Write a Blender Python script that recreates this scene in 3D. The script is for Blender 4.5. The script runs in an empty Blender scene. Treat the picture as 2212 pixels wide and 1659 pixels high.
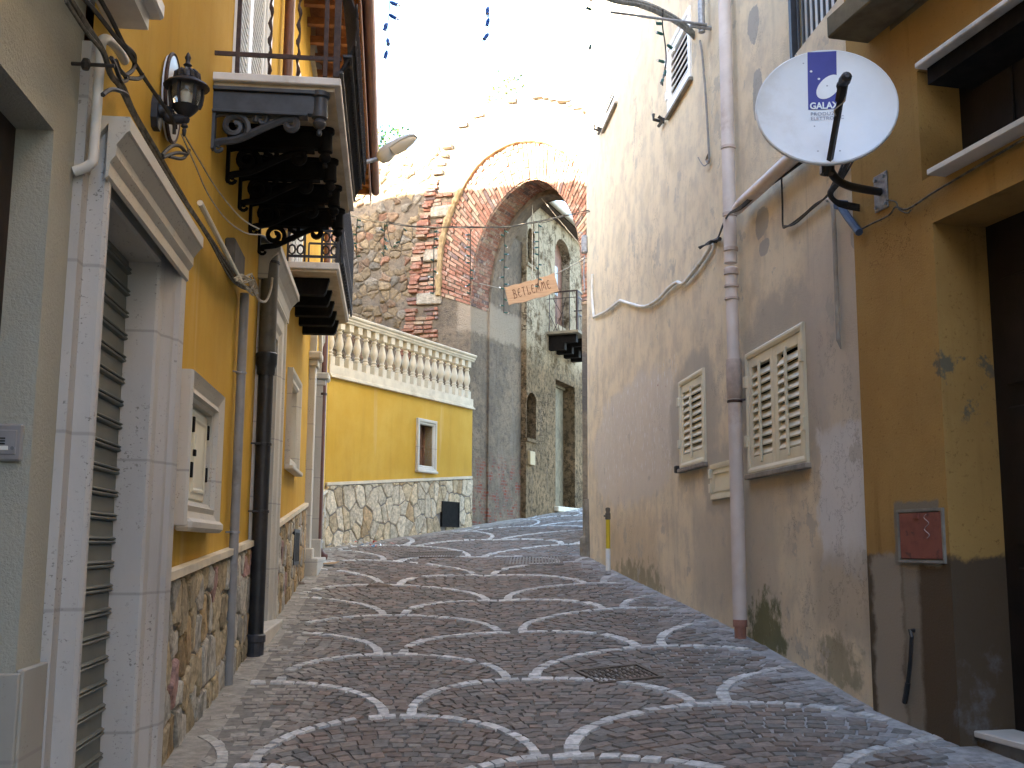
import bpy, bmesh, math, random
from mathutils import Vector as V, Matrix
RND = random.Random(11)
SC = bpy.context.scene
COL = SC.collection
PI = math.pi
F = 2350.0; CX, CY = 1106.0, 829.5
PITCH = math.radians(8.47); ROLL = math.radians(.35)
CAM = V((0, 0, 1.6))
Z = V((0, 0, 1))

def ray(px, py):
    """direction of the sight line through a point of the photograph (2212 x 1659)"""
    x = (px-CX)/F; y = (CY-py)/F
    x, y = x*math.cos(ROLL)-y*math.sin(ROLL), x*math.sin(ROLL)+y*math.cos(ROLL)
    return V((x, math.cos(PITCH)-y*math.sin(PITCH), math.sin(PITCH)+y*math.cos(PITCH)))
def at_depth(px, py, d):
    r = ray(px, py); return CAM+r*(d/r.y)
def at_z(px, py, z):
    r = ray(px, py); return CAM+r*((z-CAM.z)/r.z)

class Wall:
    """vertical plane: u runs along it, n stands out of it towards the street, z is height"""
    def __init__(s, ox, oy, dx, dy, sgn):
        s.O = V((ox, oy, 0)); s.ex = V((dx, dy, 0)).normalized(); s.nv = V((-s.ex.y, s.ex.x, 0))*sgn
        s.ang = math.atan2(s.ex.y, s.ex.x); s.sgn = sgn
    def P(s, u, n, z): return s.O+s.ex*u+s.nv*n+Z*z
    def hit(s, px, py, n=0.0):
        r = ray(px, py); t = ((s.O+s.nv*n-CAM).dot(s.nv))/r.dot(s.nv); p = CAM+r*t
        return (p-s.O).dot(s.ex), p.z
    def U(s, px, py=1161, n=0.0): return s.hit(px, py, n)[0]
    def uz(s, p): return (p-s.O).dot(s.ex), (p-s.O).dot(s.nv), p.z
L = Wall(-1.15, 0, -.111, 1, -1)
Rw = Wall(2.905, 0, -.0877, 1, 1)
OC = Wall(3.926, 0, -.2366, 1, 1)
T = Wall(-3.27, 19.13, .517, 1, -1)
G = Wall(-.80, 23.80, 1, -.35, -1)

# ------------------------------------------------------------------ objects
WM = {}
def thing(name, label, cat, loc, ang=0, group=None, kind=None):
    o = bpy.data.objects.new(name, None); COL.objects.link(o)
    o.empty_display_size = .2
    o.location = loc; o.rotation_euler = (0, 0, ang)
    WM[o.name] = Matrix.Translation(loc) @ Matrix.Rotation(ang, 4, 'Z')
    o['label'] = label; o['category'] = cat
    if group: o['group'] = group
    if kind: o['kind'] = kind
    return o

class MB:
    def __init__(s, fr=None):
        s.bm = bmesh.new(); s.fr = fr or (lambda a, b, c: V((a, b, c)))
        s.tl = s.bm.faces.layers.float_color.new('tint'); s.mi = 0
    def v(s, a, b, c): return s.bm.verts.new(s.fr(a, b, c))
    def f(s, vs, tint=None):
        try: fc = s.bm.faces.new(vs)
        except ValueError: return None
        fc.material_index = s.mi
        fc[s.tl] = (tint[0], tint[1], tint[2], 1) if tint else (1, 1, 1, 1)
        return fc
    def quad(s, pts, tint=None): return s.f([s.v(*p) for p in pts], tint)
    def box(s, a0, a1, b0, b1, c0, c1, bev=0, tint=None, jit=0):
        j = (lambda: RND.uniform(-jit, jit)) if jit else (lambda: 0)
        vs = [s.v(a+j(), b+j(), c+j()) for a in (a0, a1) for b in (b0, b1) for c in (c0, c1)]
        fs = [s.f([vs[i] for i in q], tint) for q in ((0, 1, 3, 2), (4, 6, 7, 5), (0, 4, 5, 1), (2, 3, 7, 6), (0, 2, 6, 4), (1, 5, 7, 3))]
        if bev:
            es = list({e for fc in fs for e in fc.edges})
            r = bmesh.ops.bevel(s.bm, geom=es, offset=bev, segments=1, affect='EDGES', clamp_overlap=True)
            for fc in r['faces']:
                fc[s.tl] = (tint[0], tint[1], tint[2], 1) if tint else (1, 1, 1, 1); fc.material_index = s.mi
    def prism(s, poly, lo, hi, tint=None):
        """poly: points (a,c); runs from b=lo to b=hi"""
        A = [s.v(p[0], lo, p[1]) for p in poly]; B = [s.v(p[0], hi, p[1]) for p in poly]
        n = len(poly)
        for i in range(n): s.f([A[i], A[(i+1) % n], B[(i+1) % n], B[i]], tint)
        s.f(A[::-1], tint); s.f(B, tint)
    def extrude_u(s, prof, u0, u1, tint=None, closed=True):
        """prof: points (n,z), swept along u"""
        A = [s.v(u0, p[0], p[1]) for p in prof]; B = [s.v(u1, p[0], p[1]) for p in prof]
        n = len(prof)
        for i in range(n if closed else n-1): s.f([A[i], A[(i+1) % n], B[(i+1) % n], B[i]], tint)
        if closed: s.f(A[::-1], tint); s.f(B, tint)
    def tube(s, pts, r, seg=8, tint=None, cap=True, world=False):
        P = [V(p) if world else s.fr(*p) for p in pts]
        rs = r if isinstance(r, (list, tuple)) else [r]*len(P)
        rings = []; up = None
        for i, p in enumerate(P):
            t = (P[min(i+1, len(P)-1)]-P[max(i-1, 0)])
            if t.length < 1e-9: t = V((0, 0, 1))
            t.normalize()
            if up is None:
                up = V((0, 0, 1)) if abs(t.z) < .9 else V((1, 0, 0))
            a = t.cross(up); a.normalize(); b = a.cross(t).normalized(); up = b
            rings.append([s.bm.verts.new(p+(a*math.cos(2*PI*k/seg)+b*math.sin(2*PI*k/seg))*rs[i]) for k in range(seg)])
        for i in range(len(P)-1):
            for k in range(seg): s.f([rings[i][k], rings[i][(k+1) % seg], rings[i+1][(k+1) % seg], rings[i+1][k]], tint)
        if cap: s.f(rings[0][::-1], tint); s.f(rings[-1], tint)
    def lathe(s, prof, a, b, seg=16, tint=None):
        """prof: (r, c) about the upright line through (a,b)"""
        rings = [[s.v(a+r*math.cos(2*PI*k/seg), b+r*math.sin(2*PI*k/seg), c) for k in range(seg)] for r, c in prof]
        for i in range(len(rings)-1):
            for k in range(seg): s.f([rings[i][k], rings[i][(k+1) % seg], rings[i+1][(k+1) % seg], rings[i+1][k]], tint)
        s.f(rings[0][::-1], tint); s.f(rings[-1], tint)
    def frame(s, u0, u1, z0, z1, prof, bottom=True):
        """moulding round an opening; prof: (outward offset, n) from the opening's edge outwards"""
        def ring(o, n):
            if bottom: return [(u0-o, n, z0-o), (u1+o, n, z0-o), (u1+o, n, z1+o), (u0-o, n, z1+o)]
            return [(u0-o, n, z0), (u0-o, n, z1+o), (u1+o, n, z1+o), (u1+o, n, z0)]
        rr = [[s.v(*p) for p in ring(o, n)] for o, n in prof]
        for a, b in zip(rr, rr[1:]):
            m = 4 if bottom else 3
            for k in range(m): s.f([a[k], a[(k+1) % 4], b[(k+1) % 4], b[k]])
    def stone(s, poly, mapf, n0, h, tint, gap=.012, inset=.012, rough=.008):
        cx = sum(p[0] for p in poly)/len(poly); cy = sum(p[1] for p in poly)/len(poly)
        rad = max(math.hypot(p[0]-cx, p[1]-cy) for p in poly)
        if rad < gap*2.2: return
        q = []
        m = len(poly)
        for i in range(m):
            a, b = poly[i], poly[(i+1) % m]
            l = math.hypot(b[0]-a[0], b[1]-a[1])
            if l < .02: q.append(a); continue
            q.append((a[0]*.9+b[0]*.1, a[1]*.9+b[1]*.1)); 
            if l > .1: q.append(((a[0]+b[0])/2+RND.uniform(-rough, rough), (a[1]+b[1])/2+RND.uniform(-rough, rough)))
            q.append((a[0]*.1+b[0]*.9, a[1]*.1+b[1]*.9))
        def sh(p, g):
            d = math.hypot(p[0]-cx, p[1]-cy) or 1; k = max(.3, 1-g/d)
            return (cx+(p[0]-cx)*k, cy+(p[1]-cy)*k)
        tx, ty = RND.uniform(-.05, .05), RND.uniform(-.05, .05)
        def ht(p): return h*RND.uniform(.85, 1.1)+(p[0]-cx)*tx+(p[1]-cy)*ty
        r0 = [s.bm.verts.new(mapf(*sh(p, gap), n0)) for p in q]
        r1 = [s.bm.verts.new(mapf(*sh(p, gap*1.1), n0+h*.6)) for p in q]
        r2 = [s.bm.verts.new(mapf(*sh(p, gap*1.1+inset), n0+max(.003, ht(p)))) for p in q]
        c = s.bm.verts.new(mapf(cx, cy, n0+h*1.1))
        k = len(q)
        for a, b in ((r0, r1), (r1, r2)):
            for i in range(k): s.f([a[i], a[(i+1) % k], b[(i+1) % k], b[i]], tint)
        for i in range(k): s.f([r2[i], r2[(i+1) % k], c], tint)
    def build(s, name, mat, parent=None, smooth=False, label=None, recalc=True):
        if recalc: bmesh.ops.recalc_face_normals(s.bm, faces=s.bm.faces)
        me = bpy.data.meshes.new(name); s.bm.to_mesh(me); s.bm.free()
        for m in (mat if isinstance(mat, (list, tuple)) else [mat]): me.materials.append(m)
        o = bpy.data.objects.new(name, me); COL.objects.link(o)
        if parent:
            M = WM[parent.name]; me.transform(M.inverted()); o.parent = parent; WM[o.name] = M
        if smooth:
            for p in me.polygons: p.use_smooth = True
            if smooth != 'all':
                try: me.set_sharp_from_angle(angle=math.radians(40))
                except Exception: pass
        if label: o['label'] = label
        return o

def split(o):
    """give every loose piece of a part an object of its own, under the same name"""
    me = o.data; bm = bmesh.new(); bm.from_mesh(me); bm.verts.ensure_lookup_table(); bm.verts.index_update()
    comp = [-1]*len(bm.verts); k = 0
    for v in bm.verts:
        if comp[v.index] >= 0: continue
        st = [v]; comp[v.index] = k
        while st:
            x = st.pop()
            for e in x.link_edges:
                y = e.other_vert(x)
                if comp[y.index] < 0: comp[y.index] = k; st.append(y)
        k += 1
    out = [o]
    for i in range(1, k):
        b2 = bm.copy(); b2.verts.ensure_lookup_table(); b2.verts.index_update()
        bmesh.ops.delete(b2, geom=[v for v in b2.verts if comp[v.index] != i], context='VERTS')
        m2 = me.copy(); b2.to_mesh(m2); b2.free()
        c = o.copy(); c.data = m2; COL.objects.link(c); WM[c.name] = WM[o.name]; out.append(c)
    bmesh.ops.delete(bm, geom=[v for v in bm.verts if comp[v.index] != 0], context='VERTS'); bm.to_mesh(me); bm.free()
    return out

def tag(o, label, cat, group=None, kind=None):
    o['label'] = label; o['category'] = cat
    if group: o['group'] = group
    if kind: o['kind'] = kind
    return o

def single(mb, name, mat, label, cat, loc=None, ang=0, group=None, smooth=False):
    """a thing that is one mesh, its origin at its base"""
    o = mb.build(name, mat, None, smooth)
    me = o.data
    if loc is None:
        xs = [v.co for v in me.vertices]
        loc = V(((min(v.x for v in xs)+max(v.x for v in xs))/2, (min(v.y for v in xs)+max(v.y for v in xs))/2, min(v.z for v in xs)))
    M = Matrix.Translation(loc) @ Matrix.Rotation(ang, 4, 'Z')
    me.transform(M.inverted()); o.location = loc; o.rotation_euler = (0, 0, ang); WM[o.name] = M
    return tag(o, label, cat, group)

def sheet(fr, u0, u1, z0, z1, holes=(), n=0.0, depth=.2, back=False, step=None):
    """wall sheet with rectangular holes (u0,u1,z0,z1[,depth]) whose sides are turned inwards"""
    m = MB(fr)
    us = {u0, u1}; zs = {z0, z1}
    for h in holes: us |= {h[0], h[1]}; zs |= {h[2], h[3]}
    if step:
        k = int((u1-u0)/step)
        us |= {u0+(u1-u0)*i/k for i in range(1, k)}
        k = int((z1-z0)/step); zs |= {z0+(z1-z0)*i/k for i in range(1, k)}
    us = sorted(us); zs = sorted(zs); vd = {}
    def vv(u, z):
        if (u, z) not in vd: vd[(u, z)] = m.v(u, n, z)
        return vd[(u, z)]
    for a, b in zip(us, us[1:]):
        for c, d in zip(zs, zs[1:]):
            mu, mz = (a+b)/2, (c+d)/2
            if any(h[0] < mu < h[1] and h[2] < mz < h[3] for h in holes): continue
            m.f([vv(a, c), vv(b, c), vv(b, d), vv(a, d)])
    for h in holes:
        dp = h[4] if len(h) > 4 else depth
        a, b, c, d = h[:4]
        for p, q in (((a, c), (a, d)), ((a, d), (b, d)), ((b, d), (b, c)), ((b, c), (a, c))):
            m.quad([(p[0], n, p[1]), (q[0], n, q[1]), (q[0], n-dp, q[1]), (p[0], n-dp, p[1])])
        if back: m.quad([(a, n-dp, c), (b, n-dp, c), (b, n-dp, d), (a, n-dp, d)])
    return m

def vor(w, h, size, seed, asp=1.0, jit=.4):
    r = random.Random(seed); pts = []
    nx = max(1, int(round(w/(size*asp)))); ny = max(1, int(round(h/size)))
    for j in range(-1, ny+1):
        for i in range(-1, nx+2):
            pts.append(((i+.5+(.5 if j % 2 else 0)*.8+r.uniform(-jit, jit))*w/nx, (j+.5+r.uniform(-jit, jit))*h/ny))
    out = []
    lim = (2.6*size*max(asp, 1))**2
    for p in pts:
        poly = [(0, 0), (w, 0), (w, h), (0, h)]
        for q in pts:
            if q is p: continue
            dx, dy = q[0]-p[0], q[1]-p[1]
            if dx*dx+dy*dy > lim: continue
            mx, my = (p[0]+q[0])/2, (p[1]+q[1])/2
            res = []
            for i in range(len(poly)):
                a, b = poly[i], poly[(i+1) % len(poly)]
                da = (a[0]-mx)*dx+(a[1]-my)*dy; db = (b[0]-mx)*dx+(b[1]-my)*dy
                if da <= 0: res.append(a)
                if (da < 0) != (db < 0) and da != db:
                    t = da/(da-db); res.append((a[0]+(b[0]-a[0])*t, a[1]+(b[1]-a[1])*t))
            poly = res
            if len(poly) < 3: break
        if len(poly) >= 3: out.append(poly)
    return out

def lerp(a, b, t): return a+(b-a)*t
def interp(xs, ys, x):
    if x <= xs[0]:
        return ys[0]+(ys[1]-ys[0])/(xs[1]-xs[0])*(x-xs[0])
    for i in range(len(xs)-1):
        if x <= xs[i+1]:
            return lerp(ys[i], ys[i+1], (x-xs[i])/(xs[i+1]-xs[i]))
    return ys[-1]+(ys[-1]-ys[-2])/(xs[-1]-xs[-2])*(x-xs[-1])
def smooth01(x, a, b):
    t = max(0, min(1, (x-a)/(b-a))); return t*t*(3-2*t)
def catmull(pts, k=6):
    out = []
    for i in range(len(pts)-1):
        p0, p1, p2, p3 = pts[max(i-1, 0)], pts[i], pts[i+1], pts[min(i+2, len(pts)-1)]
        for j in range(k):
            t = j/k
            out.append(tuple(.5*((2*b)+(-a+c)*t+(2*a-5*b+4*c-d)*t*t+(-a+3*b-3*c+d)*t**3) for a, b, c, d in zip(p0, p1, p2, p3)))
    out.append(tuple(pts[-1])); return out

# ------------------------------------------------------------------ materials
class Mat:
    def __init__(s, name):
        s.m = bpy.data.materials.new(name); s.m.use_nodes = True
        s.t = s.m.node_tree; s.t.nodes.clear(); s._tc = None
    def n(s, typ, ins=None, **kw):
        nd = s.t.nodes.new(typ)
        for k, v in kw.items(): setattr(nd, k, v)
        for k, v in (ins or {}).items():
            if hasattr(v, 'is_output'): s.t.links.new(v, nd.inputs[k])
            elif v is not None: nd.inputs[k].default_value = v
        return nd
    def tc(s):
        if not s._tc: s._tc = s.n('ShaderNodeTexCoord').outputs['Object']
        return s._tc
    def sc(s, sx, sy, sz): return s.n('ShaderNodeMapping', {'Vector': s.tc(), 'Scale': (sx, sy, sz)}).outputs[0]
    def noise(s, scale, detail=5, rough=.55, vec=None, dist=0):
        return s.n('ShaderNodeTexNoise', {'Vector': vec or s.tc(), 'Scale': scale, 'Detail': detail, 'Roughness': rough, 'Distortion': dist}).outputs[0]
    def vorF(s, scale, feature='F1', vec=None, rnd=1, out='Distance'):
        return s.n('ShaderNodeTexVoronoi', {'Vector': vec or s.tc(), 'Scale': scale, 'Randomness': rnd}, feature=feature).outputs[out]
    def mth(s, op, a, b=0.0):
        return s.n('ShaderNodeMath', {0: a, 1: b}, operation=op).outputs[0]
    def mr(s, x, a, b, lo=0.0, hi=1.0):
        return s.n('ShaderNodeMapRange', {0: x, 1: a, 2: b, 3: lo, 4: hi}, interpolation_type='SMOOTHSTEP').outputs[0]
    def mix(s, f, a, b, blend='MIX'):
        nd = s.n('ShaderNodeMix', data_type='RGBA', blend_type=blend)
        for i, v in ((0, f), (6, a), (7, b)):
            if hasattr(v, 'is_output'): s.t.links.new(v, nd.inputs[i])
            elif isinstance(v, (tuple, list)): nd.inputs[i].default_value = (v[0], v[1], v[2], 1)
            else: nd.inputs[i].default_value = v
        return nd.outputs[2]
    def attr(s, name='tint'): return s.n('ShaderNodeAttribute', attribute_name=name).outputs['Color']
    def xyz(s):
        nd = s.n('ShaderNodeSeparateXYZ', {0: s.tc()}); return nd.outputs[0], nd.outputs[1], nd.outputs[2]
    def bump(s, h, strength=.3, dist=.01, normal=None):
        return s.n('ShaderNodeBump', {'Height': h, 'Strength': strength, 'Distance': dist, 'Normal': normal}).outputs[0]
    def box(s, a0, a1, c0, c1, soft=.05, wob=.05, wscale=4.0):
        """soft rectangular patch in the thing's own x and z, its rim broken by noise"""
        x, y, z = s.xyz()
        w = s.mth('MULTIPLY', s.mth('SUBTRACT', s.noise(wscale, 6, .65), .5), wob*4)
        x = s.mth('ADD', x, w); z = s.mth('ADD', z, w)
        f = s.mth('MULTIPLY', s.mr(x, a0-soft, a0+soft), s.mr(x, a1-soft, a1+soft, 1, 0))
        return s.mth('MULTIPLY', f, s.mth('MULTIPLY', s.mr(z, c0-soft, c0+soft), s.mr(z, c1-soft, c1+soft, 1, 0)))
    def ell(s, a0, a1, c0, c1, soft=.15, wob=.2, wscale=4.0):
        """like box, but an uneven oval"""
        x, y, z = s.xyz()
        q = lambda v, lo, hi: s.mth('POWER', s.mth('ABSOLUTE', s.mth('DIVIDE', s.mth('SUBTRACT', v, (lo+hi)/2), (hi-lo)/2)), 2.4)
        r = s.mth('ADD', s.mth('ADD', q(x, a0, a1), q(z, c0, c1)), s.mth('MULTIPLY', s.mth('SUBTRACT', s.noise(wscale, 8, .68), .5), wob*8))
        return s.mr(r, 1-soft, 1+soft, 1, 0)
    def out(s, col, rough=.85, normal=None, metal=0.0, spec=.3, **kw):
        ins = {'Base Color': col if hasattr(col, 'is_output') else (col[0], col[1], col[2], 1), 'Roughness': rough, 'Normal': normal, 'Metallic': metal, 'Specular IOR Level': spec}
        ins.update(kw)
        b = s.n('ShaderNodeBsdfPrincipled', ins)
        o = s.n('ShaderNodeOutputMaterial', {'Surface': b.outputs[0]})
        return s.m

def plain(name, col, rough=.7, var=.15, scale=8, bump=.1, metal=0, spec=.3, bscale=60, dirt=None, bdist=.004):
    m = Mat(name)
    nz = m.noise(scale, 6, .6)
    lo = tuple(c*(1-var) for c in col); hi = tuple(min(1, c*(1+var)) for c in col)
    c = m.mix(m.mr(nz, .3, .7), lo, hi)
    if dirt: c = m.mix(m.mr(m.noise(scale*.6, 7, .7), .52, .72), c, dirt)
    nrm = m.bump(m.noise(bscale, 4, .6), bump, bdist) if bump else None
    return m.out(c, rough, nrm, metal, spec)

def tinted(name, rough=.85, var=.25, scale=18, bump=.4, bscale=40, bdist=.01, dirt=None):
    m = Mat(name)
    nz = m.noise(scale, 7, .65)
    c = m.mix(1.0, m.attr(), m.mix(m.mr(nz, .25, .75), (1-var,)*3, (1+var,)*3), 'MULTIPLY')
    if dirt: c = m.mix(m.mr(m.noise(scale*.25, 7, .7), .5, .7), c, dirt)
    return m.out(c, rough, m.bump(m.noise(bscale, 7, .7), bump, bdist))
# ------------------------------------------------------------------ palette
def plaster(name, col, dark, light, streak=.25, bumpS=.35, bscale=90, extra=None):
    m = Mat(name)
    big = m.noise(.9, 6, .62); st = m.noise(1.0, 6, .6, m.sc(5, 5, .55)); fine = m.noise(30, 5, .7)
    c = m.mix(m.mr(big, .35, .7), col, light)
    c = m.mix(m.mth('MULTIPLY', m.mr(st, .5, .75), streak), c, dark)
    c = m.mix(m.mth('MULTIPLY', m.mr(fine, .55, .75), .35), c, dark)
    if extra: c = extra(m, c)
    h = m.mth('ADD', m.noise(bscale, 4, .7), m.mth('MULTIPLY', m.noise(7, 5, .6), .6))
    return m.out(c, .9, m.bump(h, bumpS, .006), 0, .15)

def yellow_extra(m, c):
    x, y, z = m.xyz()
    low = m.mth('MULTIPLY', m.mr(z, .0, 3.2, 1, 0), m.mr(m.noise(1.4, 6, .65, m.sc(2, 2, .6)), .42, .7))
    c = m.mix(m.mth('MULTIPLY', low, .35), c, (.36, .19, .035))
    return m.mix(m.mth('MULTIPLY', m.mr(m.noise(.7, 5, .6, m.sc(3.5, 3.5, .35)), .6, .74), .35), c, (.66, .50, .26))
M_YEL = plaster('yellow_plaster', (.55, .325, .042), (.35, .205, .03), (.61, .385, .07), .30, .4, 120, yellow_extra)
M_GREY = plaster('cream_stucco', (.37, .37, .315), (.25, .25, .215), (.42, .42, .36), .3, 1.0, 75)
def trav(name, col, pit):
    m = Mat(name)
    c = m.mix(m.mr(m.noise(2.2, 6, .6, m.sc(1, 1, .35)), .35, .7), col, tuple(k*.84 for k in col))
    c = m.mix(m.mth('MULTIPLY', m.mr(m.noise(3, 5, .6, m.sc(1, 1, 3)), .55, .75), .4), c, (col[0]*1.02, col[1]*.93, col[2]*.82))
    pits = m.mth('MULTIPLY', m.mr(m.noise(60, 3, .55, m.sc(1, 1, 1.5)), .60, .66), m.mr(m.noise(5, 5, .65, m.sc(2.4, 2.4, .4)), .44, .62))
    c = m.mix(m.mth('MULTIPLY', pits, .7), c, pit)
    z = m.xyz()[2]
    jz = m.mth('ABSOLUTE', m.mth('SUBTRACT', m.mth('FRACT', m.mth('DIVIDE', z, .62)), .5))
    c = m.mix(m.mr(jz, .485, .495, 0, .6), c, (.26, .25, .24))
    return m.out(c, .6, m.bump(m.mth('SUBTRACT', m.noise(30, 4, .6), m.mth('MULTIPLY', pits, 1.5)), .25, .004), 0, .3)
M_TRAV = trav('travertine_shaded', (.49, .48, .46), (.12, .11, .10))  # cooler, darker travertine copy: shade of the near jambs put into the colour
M_TRAV2 = trav('travertine_warm', (.56, .525, .45), (.20, .16, .12))
M_CREAM = plain('cream_stone', (.64, .56, .42), .7, .10, 5, .15, dirt=(.50, .42, .30))
M_SHUT = plain('roller_steel', (.135, .14, .118), .45, .16, 3, .05, .1, .4, dirt=(.115, .118, .098))
M_STONE = tinted('facing_stone', .9, .42, 16, 1.0, 20, .035, None)
M_MORT = plain('stone_mortar', (.23, .21, .19), .95, .2, 14, .5)
M_CREAMP = plain('cream_lacquer', (.70, .65, .50), .4, .05, 4, .0, 0, .4)
M_WHITE = plain('white_lacquer', (.80, .80, .77), .4, .04, 4, 0, 0, .4)
M_IRON = plain('black_iron', (.018, .018, .022), .5, .3, 25, .2, 0, .4)
M_IRONG = plain('grey_iron', (.040, .043, .048), .5, .25, 12, .15, 0, .4)
M_BRACK = plain('dark_cast_iron', (.012, .010, .009), .8, .3, 12, .15, 0, .1)
M_RUSTI = plain('brown_iron', (.055, .032, .026), .6, .35, 25, .3, 0, .3)
M_MARB = plain('white_marble', (.66, .64, .60), .5, .12, 3, .05, dirt=(.42, .40, .36))
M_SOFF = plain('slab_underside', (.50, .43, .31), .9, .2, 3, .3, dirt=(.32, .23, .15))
M_PVCB = plain('black_pipe', (.020, .020, .021), .45, .3, 6, .05, 0, .45, dirt=(.05, .047, .042))
M_PVCO = plain('olive_grey_pipe', (.105, .097, .080), .5, .25, 5, .08, 0, .45, dirt=(.05, .045, .035))
M_PVCG = plain('grey_pipe', (.26, .255, .25), .5, .15, 4, .05, 0, .4, dirt=(.12, .11, .10))
M_COPPER = plain('brown_pipe', (.13, .052, .038), .45, .2, 4, .05, 0, .5)
M_PINK = plain('pink_pipe', (.64, .565, .52), .55, .09, 3, .06, 0, .4, dirt=(.46, .36, .31))
M_WPIPE = plain('white_plastic', (.66, .65, .61), .5, .08, 5, .05, 0, .4, dirt=(.45, .41, .33))
M_CABLE = plain('dusty_cable', (.13, .118, .095), .8, .45, 18, .3, dirt=(.05, .045, .04))
M_CABLED = plain('dark_cable', (.045, .040, .036), .7, .35, 18, .2)
M_CABLEL = plain('pale_cable', (.42, .38, .30), .7, .2, 18, .2)
M_ALU = plain('aluminium', (.46, .46, .48), .35, .06, 4, .02, .6, .5)
M_GALV = plain('galvanised', (.30, .31, .33), .5, .25, 22, .15, .5, .5)
M_WOODD = plain('dark_wood', (.035, .022, .016), .6, .35, 6, .2)
M_BLACK = plain('black_and_shade', (.006, .005, .005), .9, .2, 3, 0)  # black hinges and lettering; painted shade in rooms, windows and pits
M_TILE = tinted('roof_tile', .85, .3, 9, .3, 40)
M_BRICK = tinted('old_brick', .9, .30, 22, .7, 45, .012, (.42, .34, .26))
M_RUB = tinted('rubble_stone', .95, .45, 13, 1.0, 18, .05, (.20, .145, .095))
M_PAVE = tinted('paving_stone', .78, .30, 26, .45, 60, .006)
M_SAND = tinted('paving_bed', .95, .30, 12, .6, 50, .012)
M_LEAF = tinted('leaf', .6, .2, 8, 0)
M_BULB = plain('green_socket', (.012, .075, .062), .4, .3, 30, 0, 0, .5)
M_BULBB = plain('blue_socket', (.015, .10, .42), .4, .2, 30, 0, 0, .5)
M_PINE = None

def glass_mat(name, col, rough=.05):
    m = Mat(name)
    b = m.n('ShaderNodeBsdfPrincipled', {'Base Color': (*col, 1), 'Roughness': rough, 'Transmission Weight': .92, 'IOR': 1.3})
    m.n('ShaderNodeOutputMaterial', {'Surface': b.outputs[0]}); return m.m
M_GLASS = glass_mat('lantern_glass', (.95, .9, .78))
M_TIP = glass_mat('clear_bulb', (1, 1, 1))

# ------------------------------------------------------------------ the street
LD = [(-14, .40, -.85), (5.86, -1.8, .50), (8.2, -2.06, .66), (11.65, -2.44, .90), (14.55, -2.76, 1.17), (18.5, -3.2, 1.50), (19.13, -3.27, 1.54), (23.75, -.88, 2.01), (24.6, -.30, 2.10), (26.4, .35, 2.3), (31.7, 2.35, 2.80), (38, 4.7, 3.3)]
LD[0] = (-14, -1.15+.111*14, -.85)
RD = [(-14, 6.5, -.75), (5.92, 2.52, .50), (7.0, 2.29, .60), (10.21, 2.01, .885), (15.5, 1.54, 1.22), (18.43, 1.29, 1.43), (19.6, 2.2, 1.55), (23, 4.4, 1.9), (31.7, 8.2, 2.75), (38, 11, 3.3)]
def edges(d):
    a = [p[0] for p in LD]; b = [p[0] for p in RD]
    return (interp(a, [p[1] for p in LD], d), interp(a, [p[2] for p in LD], d), interp(b, [p[1] for p in RD], d), interp(b, [p[2] for p in RD], d))
def zg(x, d):
    z = 0
    for o in (-.8, -.4, 0, .4, .8):
        xl, zl, xr, zr = edges(d+o)
        t = max(-.1, min(1.1, (x-xl)/(xr-xl)))
        z += lerp(zl, zr, t)
    return z/5
def zgp(p): return zg(p.x, p.y)

cols = {-1: ([-9, -3, 1, 3, 5, 7, 9, 11, 13, 15, 19], [(-3.4, .3), (2.8, -.28), (6.83, -.68), (8.96, -.96), (11.23, -1.18), (13.83, -1.51), (16.92, -1.84), (19.7, -1.8), (22.6, -.9), (25.6, .45), (31.6, 2.6)]),
        0: ([-8, -2, 0, 2, 4, 6, 8, 10, 12, 14, 18], [(-2.2, .95), (3.95, .40), (5.93, .22), (7.92, .06), (9.98, 0), (12.3, -.15), (14.96, -.36), (17.85, -.59), (20.9, -.35), (23.9, .45), (30, 2.8)]),
        1: ([-9, -3, 1, 3, 5, 7, 9, 11, 13, 15, 19], [(-3, 2.2), (3.1, 1.6), (7.17, 1.28), (9.2, 1.15), (11.55, 1.07), (14.1, 1.07), (17.3, .9), (20.3, 1.05), (23.4, 1.7), (26.6, 2.9), (32.6, 4.9)])}
def uv2(u, v):
    def c(k): return (interp(cols[k][0], [p[0] for p in cols[k][1]], v), interp(cols[k][0], [p[1] for p in cols[k][1]], v))
    a, b, e = c(-1), c(0), c(1)
    if u < 0: return (b[1]+(a[1]-b[1])*-u, b[0]+(a[0]-b[0])*-u)
    return (b[1]+(e[1]-b[1])*u, b[0]+(e[0]-b[0])*u)

rv = random.Random(5)
mb = MB()
D0, D1 = -13, 37
NS = 22
prev = None
d = D0
while d <= D1:
    xl, zl, xr, zr = edges(d)
    row = []
    for i in range(NS+1):
        t = -.05+1.1*i/NS
        x = lerp(xl, xr, t)
        row.append(mb.bm.verts.new((x, d, zg(x, d)+rv.uniform(-.003, .003))))
    if prev:
        for i in range(NS):
            t = (i+.5)/NS
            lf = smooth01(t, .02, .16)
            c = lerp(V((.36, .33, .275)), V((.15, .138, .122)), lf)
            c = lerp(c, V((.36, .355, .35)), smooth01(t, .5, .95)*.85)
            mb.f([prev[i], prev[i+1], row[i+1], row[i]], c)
    prev = row
    d += .3
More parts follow.
